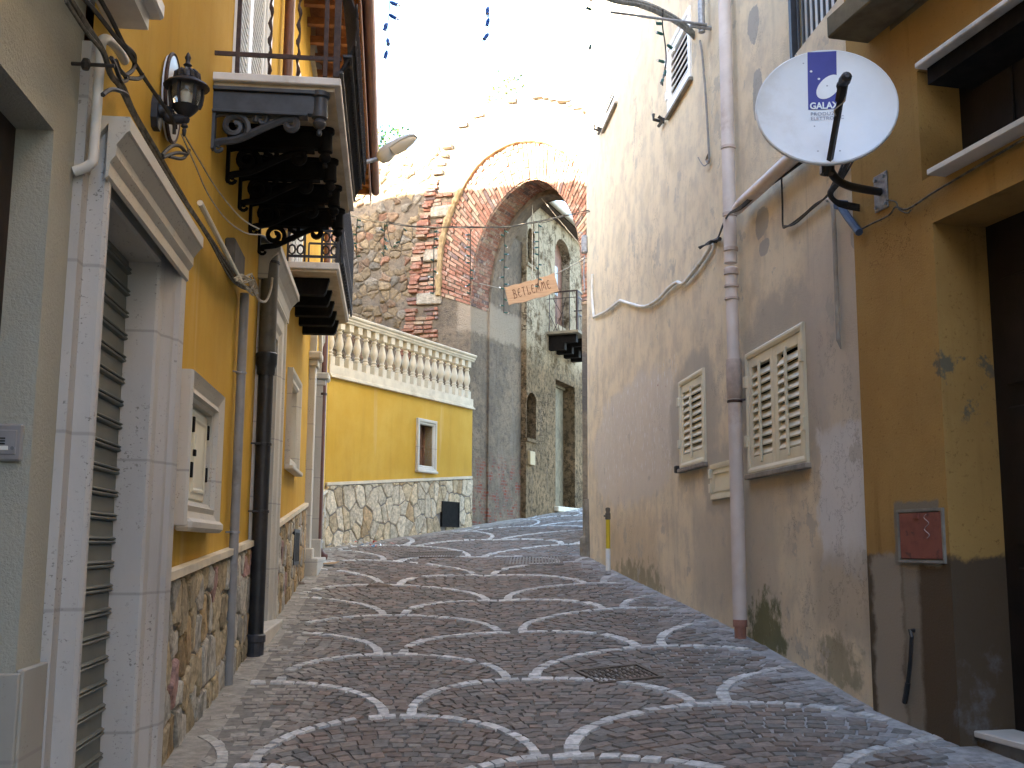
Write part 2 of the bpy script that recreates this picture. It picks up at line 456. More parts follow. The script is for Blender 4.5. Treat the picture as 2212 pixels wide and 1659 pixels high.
# paving stones: fish-scale fans edged with white stones
def put(u, v, lu, lv, ang, h, tint, jit=.006, white=False):
    """one stone centred at (u,v) of the pattern; ang turns its long side"""
    x, d = uv2(u, v)
    if not (3.2 < d < 31): return
    xl, zl, xr, zr = edges(d)
    dl, dr = x-xl, xr-x
    if dl < .04 or dr < .03: return
    du = uv2(u+.01, v); dv = uv2(u, v+.01)
    J = ((du[0]-x)/.01, (du[1]-d)/.01, (dv[0]-x)/.01, (dv[1]-d)/.01)
    ca, sa = math.cos(ang), math.sin(ang)
    pts = []
    for a, b in ((-1, -1), (1, -1), (1, 1), (-1, 1)):
        pu = a*lu/2*ca-b*lv/2*sa; pv = a*lu/2*sa+b*lv/2*ca
        pts.append((x+pu*J[0]+pv*J[2]+rv.uniform(-jit, jit), d+pu*J[1]+pv*J[3]+rv.uniform(-jit, jit)))
    cx = sum(p[0] for p in pts)/4; cy = sum(p[1] for p in pts)/4
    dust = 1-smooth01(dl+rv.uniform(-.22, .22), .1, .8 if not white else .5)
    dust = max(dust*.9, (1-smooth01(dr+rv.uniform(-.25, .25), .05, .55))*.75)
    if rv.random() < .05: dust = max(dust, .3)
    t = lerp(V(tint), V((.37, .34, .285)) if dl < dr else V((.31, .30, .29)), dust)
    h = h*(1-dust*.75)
    if dust > .72 and rv.random() < .75: return
    tl = (rv.uniform(-.05, .05), rv.uniform(-.05, .05))
    lo = []; hi = []
    for p in pts:
        z = zg(p[0], p[1]); lo.append(mb.bm.verts.new((p[0], p[1], z-.004)))
        hi.append(mb.bm.verts.new((cx+(p[0]-cx)*.91, cy+(p[1]-cy)*.91, z+h+(p[0]-cx)*tl[0]+(p[1]-cy)*tl[1])))
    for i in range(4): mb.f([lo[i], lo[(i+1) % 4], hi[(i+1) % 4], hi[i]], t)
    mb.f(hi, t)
def dark_tint():
    b = rv.uniform(.115, .205)
    k = rv.random()
    if k < .45: return (b*1.14, b*.95, b*.80)
    if k < .7: return (b*1.22, b*.93, b*.75)
    return (b*1.04, b*.95, b*.84)
def white_tint():
    b = rv.uniform(.42, .62); return (b, b*.98, b*.93)
for v0 in range(-5, 20):
    for u0 in range(-3, 4):
        if (u0+v0) % 2 == 0: continue
        mb.mi = 1
        n = 27
        for i in range(n+1):
            a = PI*(i+rv.uniform(-.12, .12))/n
            if rv.random() < .04: continue
            ru, rw = .90, .975
            put(u0+ru*math.cos(a), v0+rw*math.sin(a), rv.uniform(.070, .082), rv.uniform(.088, .100), a, .015, white_tint(), .0035, True)
        mb.mi = 1
        rho = .17
        while rho < 2.0:
            st = .108/rho
            k = int(PI/2/st)
            ph = rv.uniform(-.5, .5)*st
            for j in range(-k, k+1):
                a = j*st+ph
                u = rho*math.sin(a); v = -1+rho*math.cos(a)
                if v > 0:
                    if (u/.90)**2+(v/.975)**2 > .875: continue
                else:
                    if min(math.hypot((u-1)/.96, (v+1)/1.03), math.hypot((u+1)/.96, (v+1)/1.03)) < 1.0: continue
                put(u0+u, v0+v, .105*rv.uniform(.86, 1.0), .088*rv.uniform(.86, 1), -a, .010+rv.uniform(-.002, .003), dark_tint(), .009)
            rho += .094
road = mb.build('street', [M_SAND, M_PAVE], None, recalc=False)
road['kind'] = 'structure'; road['label'] = 'cobbled lane paved in fish scale fans of brown stones edged with white stones'
mb = MB(); mb.quad([(-400, -400, -1.6), (400, -400, -1.6), (400, 400, -1.6), (-400, 400, -1.6)])
gd = mb.build('ground', plain('earth', (.20, .17, .13), .95, .3, .3, .3)); gd['kind'] = 'structure'
# ------------------------------------------------------------------ left side: cream house and yellow house
uA = L.U(75); uB = L.U(128, 1161)           # pier of the cream house
uG0, uG1 = L.U(185, 1161, .06), L.U(308)    # shop doorway
LEND = 19.25
print('L', uA, uB, uG0, uG1)
gh = thing('cream_house', 'cream stucco house with a deep dark doorway and a silver intercom', 'house', L.P(uA, 0, .3), L.ang)
zdo = L.hit(150, 300)[1]
m = sheet(L.P, -7, uB, -1.5, 12.5, [(uA-1.5, uA, -1.5, zdo, .20)], n=-.03)
for q in ([(uB, -.03, -1.5), (uB, -6, -1.5), (uB, -6, 12.5), (uB, -.03, 12.5)], [(-7, -.03, -1.5), (-7, -6, -1.5), (-7, -6, 12.5), (-7, -.03, 12.5)], [(-7, -.03, 12.5), (uB, -.03, 12.5), (uB, -6, 12.5), (-7, -6, 12.5)]): m.quad(q)
m.build('wall', M_GREY, gh)
m = MB(L.P)
zp = L.hit(100, 1432)[1]
zs = .62
m.box(uA+.0, uB-.004, -.028, -.004, -1, zp, .004)
m.box(uA-.02, uA+.006, -.15, -.012, -1, zp-.01, .004)
m.build('plinth', trav('plinth_stone', (.36, .355, .32), (.2, .18, .15)), gh)
m = MB(L.P)
m.box(uA-1.5, uA-.001, -.24, -.155, -.5, zdo-.0)
for i in range(4):
    a = uA-1.4+i*.34
    m.box(a, a+.27, -.155, -.14, .6, 1.5, .01); m.box(a, a+.27, -.155, -.14, 1.65, 2.65, .01)
m.build('door', M_WOODD, gh)

m = MB(L.P)
ul, zl_ = L.hit(240, 50, 0)
m.box(1.6, ul+.02, -.03, .20, zl_+.03, zl_+.10, .01)
m.box(1.6, ul-.02, -.03, .15, zl_-.03, zl_+.03)
m.build('ledge', M_MARB, gh)
# intercom on the reveal, facing the camera
r0 = L.P(uA, 0, 0)
ic = thing('intercom', 'silver intercom panel with speaker slots and one button beside the dark doorway', 'intercom', L.P(uA, -.15, 1.9), L.ang)
pz1 = L.hit(60, 907)[1]; pz0 = L.hit(55, 990)[1]
m = MB(L.P); m.box(uA-.022, uA-.002, -.150, -.055, pz0, pz1, .006)
m.box(uA-.027, uA-.021, -.145, -.07, pz0+.02, pz1-.02, .003)
m.build('casing', M_ALU, ic)
m = MB(L.P)
for k in range(5): m.box(uA-.0295, uA-.0275, -.14, -.105, pz1-.05-k*.009, pz1-.046-k*.009)
m.build('speaker_slots', M_BLACK, ic)
m = MB(L.P); m.box(uA-.030, uA-.0275, -.143, -.095, pz0+.035, pz0+.048); m.build('name_plate', M_WHITE, ic)
m = MB(L.P); m.tube([(uA-.027, -.08, pz0+.041), (uA-.033, -.08, pz0+.041)], .006, 10); m.build('button', M_GALV, ic)

# yellow house -------------------------------------------------------------
yh = thing('yellow_house', 'long yellow plastered house with iron balconies and a rubble stone base', 'house', L.P(10, 0, .75), L.ang)
zG = L.hit(357, 587)[1]
cab = (L.U(388, 980), L.U(445, 980), L.hit(450, 1085)[1], L.hit(440, 880)[1])
cabz0 = L.hit(412, 1100)[1]; cabz1 = L.hit(420, 830)[1]
cab = (L.U(392, 950, -.0), L.U(449, 950, -.0), cabz0+.04, cabz1-.12)
dr = (L.U(552, 1000), L.U(586, 1000), -1, L.hit(612, 760)[1]-.03)
wb = (L.U(620, 900), L.U(638, 900), L.hit(636, 1000)[1], L.hit(640, 850)[1])
ad = (L.U(664, 1000), L.U(681, 1000), -1, L.hit(690, 800)[1])
ZF = 4.42                                     # underside of the balcony slabs
bd1 = (L.U(510, 60), L.U(580, 60), ZF+.06, ZF+2.45)
bd2 = (11.6, 12.8, ZF+.06, ZF+2.4)
uw = (L.U(672, 110), L.U(686, 110), L.hit(680, 165)[1], L.hit(676, 70)[1])
print('doors', zG, cab, dr, wb, ad, bd1)
grow = lambda h, d, g=.03: (h[0]-g, h[1]+g, h[2]-g, h[3]+g, d)
holes = [grow((uG0, uG1, -1.5, zG), .2), grow(cab, .06), grow(dr, .25), grow(wb, .13), grow(ad, .3), grow(bd1, .14), grow(bd2, .14), grow(uw, .13)]
ZE = 8.04
m = sheet(L.P, uB+.002, LEND, -1.5, ZE, holes, back=False)
m.quad([(LEND, 0, -1.5), (LEND, -8, -1.5), (LEND, -8, ZE), (LEND, 0, ZE)]); m.quad([(uB+.002, -8, -1.5), (LEND, -8, -1.5), (LEND, -8, ZE), (uB+.002, -8, ZE)])
m.build('wall', M_YEL, yh)
# stone facing of the base, piecewise between the doorways, its cap following the street
zc = lambda u: interp([5.5, 9, 15], [L.hit(360, 1258, .03)[1], L.hit(505, 1180, .03)[1], L.hit(650, 1085, .03)[1]], u)
gz = lambda u: zgp(L.P(u, 0, 0))
runs = [(uG1+.335, dr[0]-.27), (dr[1]+.27, ad[0]-.25), (ad[1]+.25, LEND)]
def stone_tint(r, pinkp=.06):
    b = r.uniform(.30, .56); k = r.random()
    if k < pinkp: return (b*.85, b*.52, b*.45)
    if k < .42: return (b, b*.80, b*.50)
    if k < .62: return (b*.95, b*.66, b*.34)
    return (b, b*.93, b*.78)
def facing(frP, runs, zlo, zhi, seed, parent, size=.24, holes=(), name='stone_facing', asp=.85):
    r = random.Random(seed)
    for a, b in runs:
        if b-a < .1: continue
        ms = MB(frP); mm = MB(frP)
        hmean = .9
        N = max(1, int((b-a)/.5))
        for i in range(N):
            p, q = lerp(a, b, i/N), lerp(a, b, (i+1)/N)
            mm.quad([(p, .012, zlo(p)-.6), (q, .012, zlo(q)-.6), (q, .012, zhi(q)), (p, .012, zhi(p))])
        for k, e in enumerate((a, b)): mm.quad([(e, .012, zlo(e)-.6), (e, -.02, zlo(e)-.6), (e, -.02, zhi(e)), (e, .012, zhi(e))])
        for poly in vor(b-a, hmean, size, seed+int(a*10), asp):
            mapf = lambda x, y, n: frP(a+x, n, lerp(zlo(a+x)-.05, zhi(a+x)-.006, y/hmean))
            cx = a+sum(p[0] for p in poly)/len(poly); cy = sum(p[1] for p in poly)/len(poly)
            zz = lerp(zlo(cx)-.05, zhi(cx), cy/hmean)
            if any(h[0] < cx < h[1] and h[2] < zz < h[3] for h in holes): continue
            ms.stone(poly, mapf, .012, r.uniform(.016, .03), stone_tint(r), .011, .012, .012)
        mm.build('facing_mortar', M_MORT, parent); ms.build(name, M_STONE, parent, smooth=False)
vent1 = (L.U(627, 1180), L.U(638, 1180), L.hit(632, 1218)[1], L.hit(632, 1145)[1])
facing(L.P, runs, gz, zc, 41, yh, .205, [(vent1[0]-.02, vent1[1]+.02, vent1[2]-.02, vent1[3]+.02)])
for a, b in runs:
    m = MB(L.P)
    N = max(1, int((b-a)/1.2))
    for i in range(N):
        p, q = lerp(a, b, i/N), lerp(a, b, (i+1)/N)
        vs = [m.v(u, n, z) for u in (p, q) for n, z in ((-.01, zc(u)), (.055, zc(u)), (.055, zc(u)+.045), (-.01, zc(u)+.05))]
        for f4 in ((0, 1, 5, 4), (1, 2, 6, 5), (2, 3, 7, 6), (3, 0, 4, 7), (0, 3, 2, 1), (4, 5, 6, 7)): m.f([vs[i2] for i2 in f4])
    bmesh.ops.remove_doubles(m.bm, verts=m.bm.verts, dist=.002); m.build('base_cap', M_CREAM, yh)
# shop doorway
m = MB(L.P)
m.box(uG0-.055, uG0, -.035, .075, -.5, zG+.22, .012); m.box(uB-.02, uG0-.05, -.03, .004, -.5, zG+.5)
m.quad([(uG0+.001, .07, -.5), (uG0+.001, -.14, -.5), (uG0+.001, -.14, zG), (uG0+.001, .07, zG)])
prof = [(0, -.14), (0, .0), (.012, .012), (.10, .012), (.16, .045), (.20, .05), (.225, .072), (.33, .076), (.335, -.03)]
for a, b in zip(prof, prof[1:]):                       # far jamb
    m.quad([(uG1+a[0], a[1], -.5), (uG1+b[0], b[1], -.5), (uG1+b[0], b[1], zG+b[0]), (uG1+a[0], a[1], zG+a[0])])
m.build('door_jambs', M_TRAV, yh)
uc1, zct = L.hit(437, 524, .15); uc0, zc0 = L.hit(281, 230, .15)
print('cornice', uc0, zc0, uc1, zct)
zct = (zct+zc0)/2
m = MB(L.P)
prof = [(-.14, zG), (0, zG), (.012, zG+.012), (.012, zG+.10), (.045, zG+.16), (.072, zG+.20), (.072, zct-.24), (.085, zct-.23), (.085, zct-.18), (.105, zct-.15), (.105, zct-.11), (.14, zct-.06), (.15, zct-.055), (.15, zct), (-.03, zct)]
m.extrude_u(prof, uG0-.09, uG1+.34)
m.build('door_lintel', M_TRAV2, yh)
m = MB(L.P)
prof = []; z = -.4; pitch = .107
while z < zG+.1:
    prof += [(-.135, z), (-.137, z+.066), (-.145, z+.069), (-.122, z+.075), (-.119, z+.081), (-.124, z+.086), (-.140, z+.089), (-.122, z+.093), (-.119, z+.098), (-.125, z+.103)]
    z += pitch
m.extrude_u(prof, uG0, uG1+.002, closed=False)
m.build('roller_shutter', M_SHUT, yh)
# meter cabinet in its moulded stone frame
a, b, c, e = cab
m = MB(L.P)
m.frame(a, b, c, e, [(0, -.05), (0, .02), (.02, .03), (.03, .055), (.06, .045), (.10, .06), (.135, .075), (.14, .06), (.14, -.01)])
m.box(a-.13, b+.135, .0, .10, c-.17, c-.10, .02)
fr_ = m.build('cabinet_frame', M_TRAV2, yh)
m = MB(L.P)
m.box(a, b, -.05, -.02, c, e)
w = b-a
for p, q in ((a+.02, a+w*.36), (a+w*.42, b-.03)):
    m.box(p, q, -.02, -.005, c+.02, e-.02, .004)
    m.frame(p+.06, q-.06, c+.09, e-.09, [(0, -.004), (.012, .004), (.025, .004), (.03, -.005)])
cb = m.build('cabinet_door', M_CREAMP, yh)
m = MB(L.P)
for u_ in (a+w*.37, b-.035):
    for t in (.25, .72): m.box(u_-.012, u_+.018, -.006, .012, c+(e-c)*t, c+(e-c)*(t+.16), .003)
m.box(a+w*.45, a+w*.45+.03, -.006, .012, c+(e-c)*.48, c+(e-c)*.55, .003)
m.box(a+w*.12, a+w*.24, -.006, .0, e-.2, e-.12)
split(m.build('hinge', M_BLACK, cb, label='black strap hinge'))
# second doorway
def doorway(h, wd, parent, hood=True, mat=M_TRAV2):
    a, b, c, e = h
    m = MB(L.P)
    m.frame(a, b, c, e, [(0, -.18), (0, .02), (.06, .025), (.10, .05), (wd-.06, .055), (wd-.04, .075), (wd, .075), (wd, -.01)], bottom=False)
    m.box(a-.1, b+.28, -.15, .14, gz(b)-.3, gz(b)+.07, .01)
    if hood:
        prof = [(.0, e+wd-.03), (.08, e+wd-.03), (.09, e+wd+.10), (.11, e+wd+.14), (.16, e+wd+.20), (.18, e+wd+.21), (.18, e+wd+.27), (-.01, e+wd+.27)]
        m.extrude_u(prof, a-wd-.08, b+wd+.08)
    m.build('door_surround', mat, parent)
    m = MB(L.P); m.box(a, b, -.24, -.18, -.5, e)
    for k in range(2):
        p = a+.08+(b-a-.12)*k/2; q = p+(b-a)/2-.1
        m.box(p, q, -.18, -.165, .9, 1.9, .01); m.box(p, q, -.18, -.165, 2.05, e-.15, .01)
    m.build('door', M_WOODD, parent)
doorway(dr, .28, yh)
# blank stone-framed window
a, b, c, e = wb
m = MB(L.P); m.frame(a, b, c, e, [(0, -.1), (0, .01), (.03, .03), (.06, .03), (.10, .055), (.13, .06), (.13, -.01)]); m.box(a-.14, b+.16, 0, .10, c-.16, c-.11, .01)
wf = m.build('window_frame', M_TRAV2, yh)
m = MB(L.P); m.box(a, b, -.12, -.09, c, e)
m.box(a+.05, (a+b)/2-.03, -.09, -.08, c+.06, e-.06, .006); m.box((a+b)/2+.03, b-.05, -.09, -.08, c+.06, e-.06, .006)
m.build('window_panel', M_CREAMP, yh)
m = MB(L.P)
for i in range(7): m.box(vent1[0]+i*(vent1[1]-vent1[0])/7+.01, vent1[0]+i*(vent1[1]-vent1[0])/7+.05, .03, .045, vent1[2], vent1[3])
m.box(vent1[0], vent1[1], .012, .03, vent1[2], vent1[3]); m.frame(vent1[0]+.03, vent1[1]-.03, vent1[2]+.03, vent1[3]-.03, [(0, .05), (.04, .05), (.04, .01)])
m.build('vent_grille', M_IRON, yh)
# arched doorway with pilasters
a, b, c, e = ad
zcap = L.hit(672, 785)[1]; um = (a+b)/2; rad = (b-a)/2
m = MB(L.P)
for s, x in ((-1, a), (1, b)):
    o = x+s*.13
    m.box(min(x, x+s*.26), max(x, x+s*.26), -.2, .09, -.5, zcap, .01)
    m.box(min(x-s*.02, x+s*.30), max(x-s*.02, x+s*.30), -.2, .13, gz(x)-.2, gz(x)+.35, .015)
    m.box(min(x-s*.04, x+s*.33), max(x-s*.04, x+s*.33), -.2, .17, zcap, zcap+.11, .02)
    m.box(min(x-s*.015, x+s*.29), max(x-s*.015, x+s*.29), -.2, .12, zcap-.09, zcap, .01)
n = 16
for i in range(n):
    t0, t1 = PI*i/n, PI*(i+1)/n
    for (r0_, n0), (r1_, n1) in zip([(rad, -.2), (rad, .05), (rad+.10, .06), (rad+.14, .09), (rad+.24, .09), (rad+.24, -.01)], [(rad, .05), (rad+.10, .06), (rad+.14, .09), (rad+.24, .09), (rad+.24, -.01)]):
        m.quad([(um-r0_*math.cos(t0), n0, zcap+.11+r0_*math.sin(t0)), (um-r0_*math.cos(t1), n0, zcap+.11+r0_*math.sin(t1)), (um-r1_*math.cos(t1), n1, zcap+.11+r1_*math.sin(t1)), (um-r1_*math.cos(t0), n1, zcap+.11+r1_*math.sin(t0))])
m.box(a-.3, b+.3, -.2, .2, gz(b)-.3, gz(b)+.08, .01)
m.build('arched_doorway', M_TRAV2, yh)
m = MB(L.P)
m.box(a, b, -.26, -.2, -.5, zcap+.1)
pts = [(um-rad*math.cos(PI*i/n), zcap+.1+rad*math.sin(PI*i/n)) for i in range(n+1)]
m.prism(pts, -.26, -.2); m.build('door', M_WOODD, yh, label='dark door under the arch')

# balconies
def louvre(m, fr_pts, u0, u1, z0, z1, n, pitch=.055, t=.012, d=.05):
    z = z0
    while z < z1-pitch*.5:
        vs = [m.v(u, nn, zz) for u in (u0, u1) for nn, zz in ((n, z+.012), (n+d, z-.012), (n+d, z), (n, z+.024+t))]
        for q in ((0, 1, 5, 4), (1, 2, 6, 5), (2, 3, 7, 6), (3, 0, 4, 7), (0, 3, 2, 1), (4, 5, 6, 7)): m.f([vs[i] for i in q])
        z += pitch
def french(h, parent):
    a, b, c, e = h
    m = MB(L.P); m.frame(a+.05, b-.05, c, e-.05, [(0, -.1), (0, .0), (.05, .0), (.05, -.12)], bottom=False)
    m.frame(a, b, c, e, [(0, -.02), (0, .02), (.10, .025), (.10, -.01)], bottom=False)
    df = m.build('door_frame', M_WHITE, parent)
    m = MB(L.P); um = (a+b)/2
    for p, q in ((a+.06, um-.01), (um+.01, b-.06)):
        for (x0, x1) in ((p, p+.07), (q-.07, q)): m.box(x0, x1, -.07, -.02, c+.01, e-.06)
        m.box(p+.07, q-.07, -.07, -.02, c+.01, c+.12); m.box(p+.07, q-.07, -.07, -.02, e-.14, e-.06)
        louvre(m, None, p+.07, q-.07, c+.13, e-.16, -.065, .06, .008, .035)
    m.build('shutter', M_WHITE, df)
    m = MB(L.P); m.quad([(a, -.11, c), (b, -.11, c), (b, -.11, e), (a, -.11, e)]); m.build('dark_room', M_BLACK, df)
french(bd1, yh); french(bd2, yh)
a, b, c, e = uw
m = MB(L.P); m.frame(a, b, c, e, [(0, -.12), (0, .02), (.08, .03), (.12, .06), (.12, -.01)]); wf = m.build('window_frame', M_TRAV2, yh)
m = MB(L.P); m.box(a, b, -.12, -.09, c, e); louvre(m, None, a, b, c, e, -.09, .06, .008, .03); m.build('shutter', M_WHITE, yh)
# upper balcony : slab, scrolled brackets, bellied railing
u1a, z1a = L.hit(463, 170)
n1 = .88
p_ = at_z(733, 190, ZF); uS0, nS, _ = L.uz(p_); p_ = at_z(766, 461, ZF); uS1, nS1, _ = L.uz(p_)
print('balcony1', u1a, z1a, uS0, nS, uS1, nS1)
n1 = (nS+nS1)/2
b1 = MB(L.P); b1.box(uS0, uS1, -.05, n1, ZF+.015, ZF+.066, .006)
bal1 = b1.build('balcony', M_MARB, yh, label='near balcony with marble slab, scrolled brackets and bellied railing')
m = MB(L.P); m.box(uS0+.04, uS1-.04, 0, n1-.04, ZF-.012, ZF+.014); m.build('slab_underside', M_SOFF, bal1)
def arc_pts(cx, cz, r0, r1, t0, t1, k=14):
    return [(cx+lerp(r0, r1, i/k)*math.cos(lerp(t0, t1, i/k)), cz+lerp(r0, r1, i/k)*math.sin(lerp(t0, t1, i/k))) for i in range(k+1)]
def bracket(u, mat, depth, parent):
    m = MB(L.P)
    zt = ZF-.013
    m.box(u-.028, u+.028, -.01, depth*.86, zt-.15, zt-.025, .004)
    m.box(u-.05, u+.05, -.01, depth*.9, zt-.025, zt, .003); m.box(u-.045, u+.045, -.01, depth*.8, zt-.168, zt-.15, .003)
    m.lathe([(.001, zt-.28), (.016, zt-.275), (.018, zt-.25), (.010, zt-.24), (.036, zt-.222), (.043, zt-.20), (.03, zt-.175), (.05, zt-.165), (.05, zt-.15), (.046, zt-.1), (.046, zt-.04), (.06, zt-.03), (.06, zt)], u, depth*.9, 12)
    m.box(u-.03, u+.03, -.01, .02, zt-.40, zt-.15, .003)
    T_ = lambda pts, r: m.tube([(u, a, b) for a, b in pts], r, 6)
    T_(catmull([(.01, zt-.36), (.06, zt-.345), (.16, zt-.325), (.30, zt-.25), (.42, zt-.19), (.50, zt-.175)], 4), .024)
    T_(arc_pts(.47, zt-.215, .055, .015, 1.6, -3.6, 12), .024)
    T_(arc_pts(.135, zt-.245, .085, .02, -.5, 8.0, 22), .021)
    T_(arc_pts(.30, zt-.195, .045, .012, 3.4, -3.4, 12), .018)
    T_([(.02, zt-.18), (.06, zt-.17), (.22, zt-.165), (.27, zt-.185)], .012)
    T_(arc_pts(.035, zt-.385, .03, .01, 0, -6, 10), .012)
    m.build('bracket', mat, parent, smooth=True)
for i in range(5):
    bracket(uS0+.07+i*(uS1-uS0-.2)/4, M_IRONG if i == 0 else M_BRACK, n1*.93, bal1)  # first bracket in lighter grey iron, the others near black
m = MB(L.P)
zt = ZF+.078
def belly(t): return .10*math.sin(PI*min(1, t/.62))**1.0*(1 if t < .62 else 0)+.012
def bar(m, u, n, side, twist=True, H=1.0, r=.0085):
    pts = []
    for i in range(11):
        t = i/10; o = belly(t)
        pts.append((u, n+o, zt+.03+H*t) if side else (u-o*.0, n, zt+.03+H*t))
    m.tube(pts, r, 5, cap=False)
k = int((uS1-uS0)/.055)
for i in range(k+1):
    u = uS0+.03+(uS1-uS0-.06)*i/k
    bar(m, u, n1-.02, True, r=.0085 if i % 2 else .011)
    if i % 2 == 0 and i < k:
        for zz in (.2, .45):
            m.tube([(u+.035*math.cos(q), n1+.085, zt+zz+.045*math.sin(q)) for q in [j*PI/4 for j in range(9)]], .008, 4, cap=False)
for z_ in (.03, .14, .72, 1.03): m.box(uS0+.01, uS1-.01, n1-.03+belly((z_-.03)/1.0)*.6, n1+belly((z_-.03)/1.0), zt+z_-.008, zt+z_+.008)
m.build('outer_railing', M_IRON, bal1)
m = MB(L.P)
for z_ in (.12, 1.03): m.box(uS0+.015, uS0+.035, -.02, n1, zt+z_-.012, zt+z_+.012)
for nn, tw in ((.14, 0), (.335, 1), (.51, 1), (.68, 0), (n1-.03, 0)):
    if tw:
        pts = [(uS0+.025+.006*math.cos(j*1.3), nn+.006*math.sin(j*1.3), zt+.0+1.03*j/40) for j in range(41)]
        m.tube(pts, [.010+.004*math.sin(j*1.6) for j in range(41)], 6)
    else: m.box(uS0+.013, uS0+.037, nn-.013, nn+.013, zt, zt+1.03)
m.box(uS0+.01, uS0+.05, n1-.05, n1-.01, zt, zt+1.06)
m.build('end_railing', M_RUSTI, bal1)
m = MB(L.P)
m.box(uS1-.035, uS1-.015, -.02, n1, zt+.1, zt+.125); m.box(uS1-.035, uS1-.015, -.02, n1, zt+1.02, zt+1.04)
for j in range(8): m.box(uS1-.033, uS1-.017, .1*j+.05, .1*j+.066, zt, zt+1.03)
m.build('end_railing', M_IRON, bal1)
# lower far balcony
p_ = at_z(735, 585, ZF); uT0, nT0, _ = L.uz(p_); p_ = at_z(750.6, 699, ZF); uT1, nT1, _ = L.uz(p_)
print('balcony2', uT0, nT0, uT1, nT1)
n2 = (nT0+nT1)/2; zs2 = ZF
b2 = MB(L.P); b2.box(uT0, uT1, -.05, n2, zs2+.015, zs2+.085, .006)
bal2 = b2.build('balcony', M_MARB, yh, label='far balcony with plain dark beams and ornate cast railing')
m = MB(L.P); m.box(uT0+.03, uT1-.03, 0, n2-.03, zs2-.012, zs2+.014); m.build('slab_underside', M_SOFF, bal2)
for i in range(5):
    u = uT0+.35+i*(uT1-uT0-.55)/4
    m = MB(L.P); q = [(0, zs2-.013), (n2*.80, zs2-.013), (n2*.74, zs2-.16), (n2*.7, zs2-.19), (0, zs2-.19)]
    A = [m.v(u-.06, *p) for p in q]; B = [m.v(u+.06, *p) for p in q]
    for j in range(5): m.f([A[j], A[(j+1) % 5], B[(j+1) % 5], B[j]])
    m.f(A[::-1]); m.f(B); m.build('beam', M_BRACK, bal2)
zt2 = zs2+.088
m = MB(L.P)
def rail_panel(m, u, n0, n1_, along_n=True, z0=.0):
    fx = (lambda t, z: (u, t, z)) if along_n else (lambda t, z: (t, u, z))
    def bx(a, b, c, d): 
        if along_n: m.box(u-.012, u+.012, a, b, c, d)
        else: m.box(a, b, u-.012, u+.012, c, d)
    for z_ in (.06, .34, .95): bx(n0, n1_, zt2+z_-.012, zt2+z_+.012)
    N = max(2, int(round((n1_-n0)/.16)))
    for i in range(N+1):
        t = lerp(n0, n1_, i/N); bx(t-.010, t+.010, zt2, zt2+.95)
    for i in range(N):
        t = lerp(n0, n1_, (i+.5)/N); w = (n1_-n0)/N
        if i % 2 == 0 or not along_n:
            for zz in (.13, .27):
                for dt in (-.25, .25):
                    m.tube([fx(t+dt*w+.2*w*math.cos(q), zt2+zz+.05*math.sin(q)) for q in [j*PI/4 for j in range(9)]], .011, 4, cap=False)
        if i % 2 == 1 or not along_n:
            m.tube([fx(t+a_-0, zt2+.43+b_) for a_, b_ in arc_pts(0, 0, .065, .012, 0, 11, 18)], .009, 4, cap=False)
rail_panel(m, uT0+.02, .03, n2-.01)
m.build('end_railing', M_IRON, bal2)
m = MB(L.P); rail_panel(m, n2-.02, uT0+.02, uT1-.02, False); rail_panel(m, n2+.03, uT0+.02, uT1-.02, False)
m.build('outer_railing', M_IRON, bal2)
m = MB(L.P); rail_panel(m, uT1-.03, .03, n2-.01); m.build('end_railing', M_IRON, bal2)
# eave : tiles, boards, gutter
nE = .68
u0e = -3
m = MB(L.P)
r_ = random.Random(3)
u = uB+.1
while u < LEND+.05:
    pts = []
    for sgn, zo, rr in ((1, 0, .085),):
        N = 7
        A = []; B = []
        for i in range(N+1):
            t = PI*i/N
            A.append((u+rr*math.cos(t), nE+.06, ZE+.02+rr*.7*math.sin(t))); B.append((u+rr*math.cos(t), -6, ZE+2.4+rr*.7*math.sin(t)))
        tt = (r_.uniform(.32, .5), r_.uniform(.14, .2), r_.uniform(.06, .1))
        segs = 16
        for s_ in range(segs):
            f0, f1 = s_/segs, (s_+1)/segs
            for i in range(N):
                q = [tuple(lerp(x, y, f) for x, y in zip(A[j], B[j])) for j, f in ((i, f0), (i+1, f0), (i+1, f1+.01), (i, f1+.01))]
                m.quad(q, (tt[0]*r_.uniform(.7, 1.1), tt[1]*r_.uniform(.7, 1.1), tt[2]))
    u += .2
m.quad([(uB, nE, ZE-.005), (LEND+.06, nE, ZE-.005), (LEND+.06, -6, ZE+2.37), (uB, -6, ZE+2.37)], (.3, .13, .06))
m.quad([(uB, -6, ZE+2.37), (LEND+.06, -6, ZE+2.37), (LEND+.06, -8, ZE), (uB, -8, ZE)], (.3, .13, .06))
m.quad([(LEND+.002, nE, ZE), (LEND+.002, -6, ZE+2.36), (LEND+.002, -8, ZE), (LEND+.002, -7, ZE-.3)], (.5, .3, .05))
rf = m.build('roof', M_TILE, yh)
m = MB(L.P)
uu = uB+.3
while uu < LEND: m.box(uu, uu+.09, -.02, nE-.03, ZE-.10, ZE-.012); uu += .5
m.build('rafter', plain('warm_wood', (.30, .13, .05), .7, .3, 6, .1), rf)
m = MB(L.P)
m.box(uB, LEND+.05, nE-.025, nE, ZE-.20, ZE+.0, .004)
N = 8
for i in range(N):
    t0, t1 = PI+PI*i/N, PI+PI*(i+1)/N
    q = lambda t, r: (nE+.075+r*math.cos(t), ZE-.02+r*math.sin(t))
    for r in (.075, .068):
        A = q(t0, r); B = q(t1, r)
        m.quad([(uB, *A), (LEND+.05, *A), (LEND+.05, *B), (uB, *B)])
m.build('gutter', M_COPPER, yh, smooth=False)
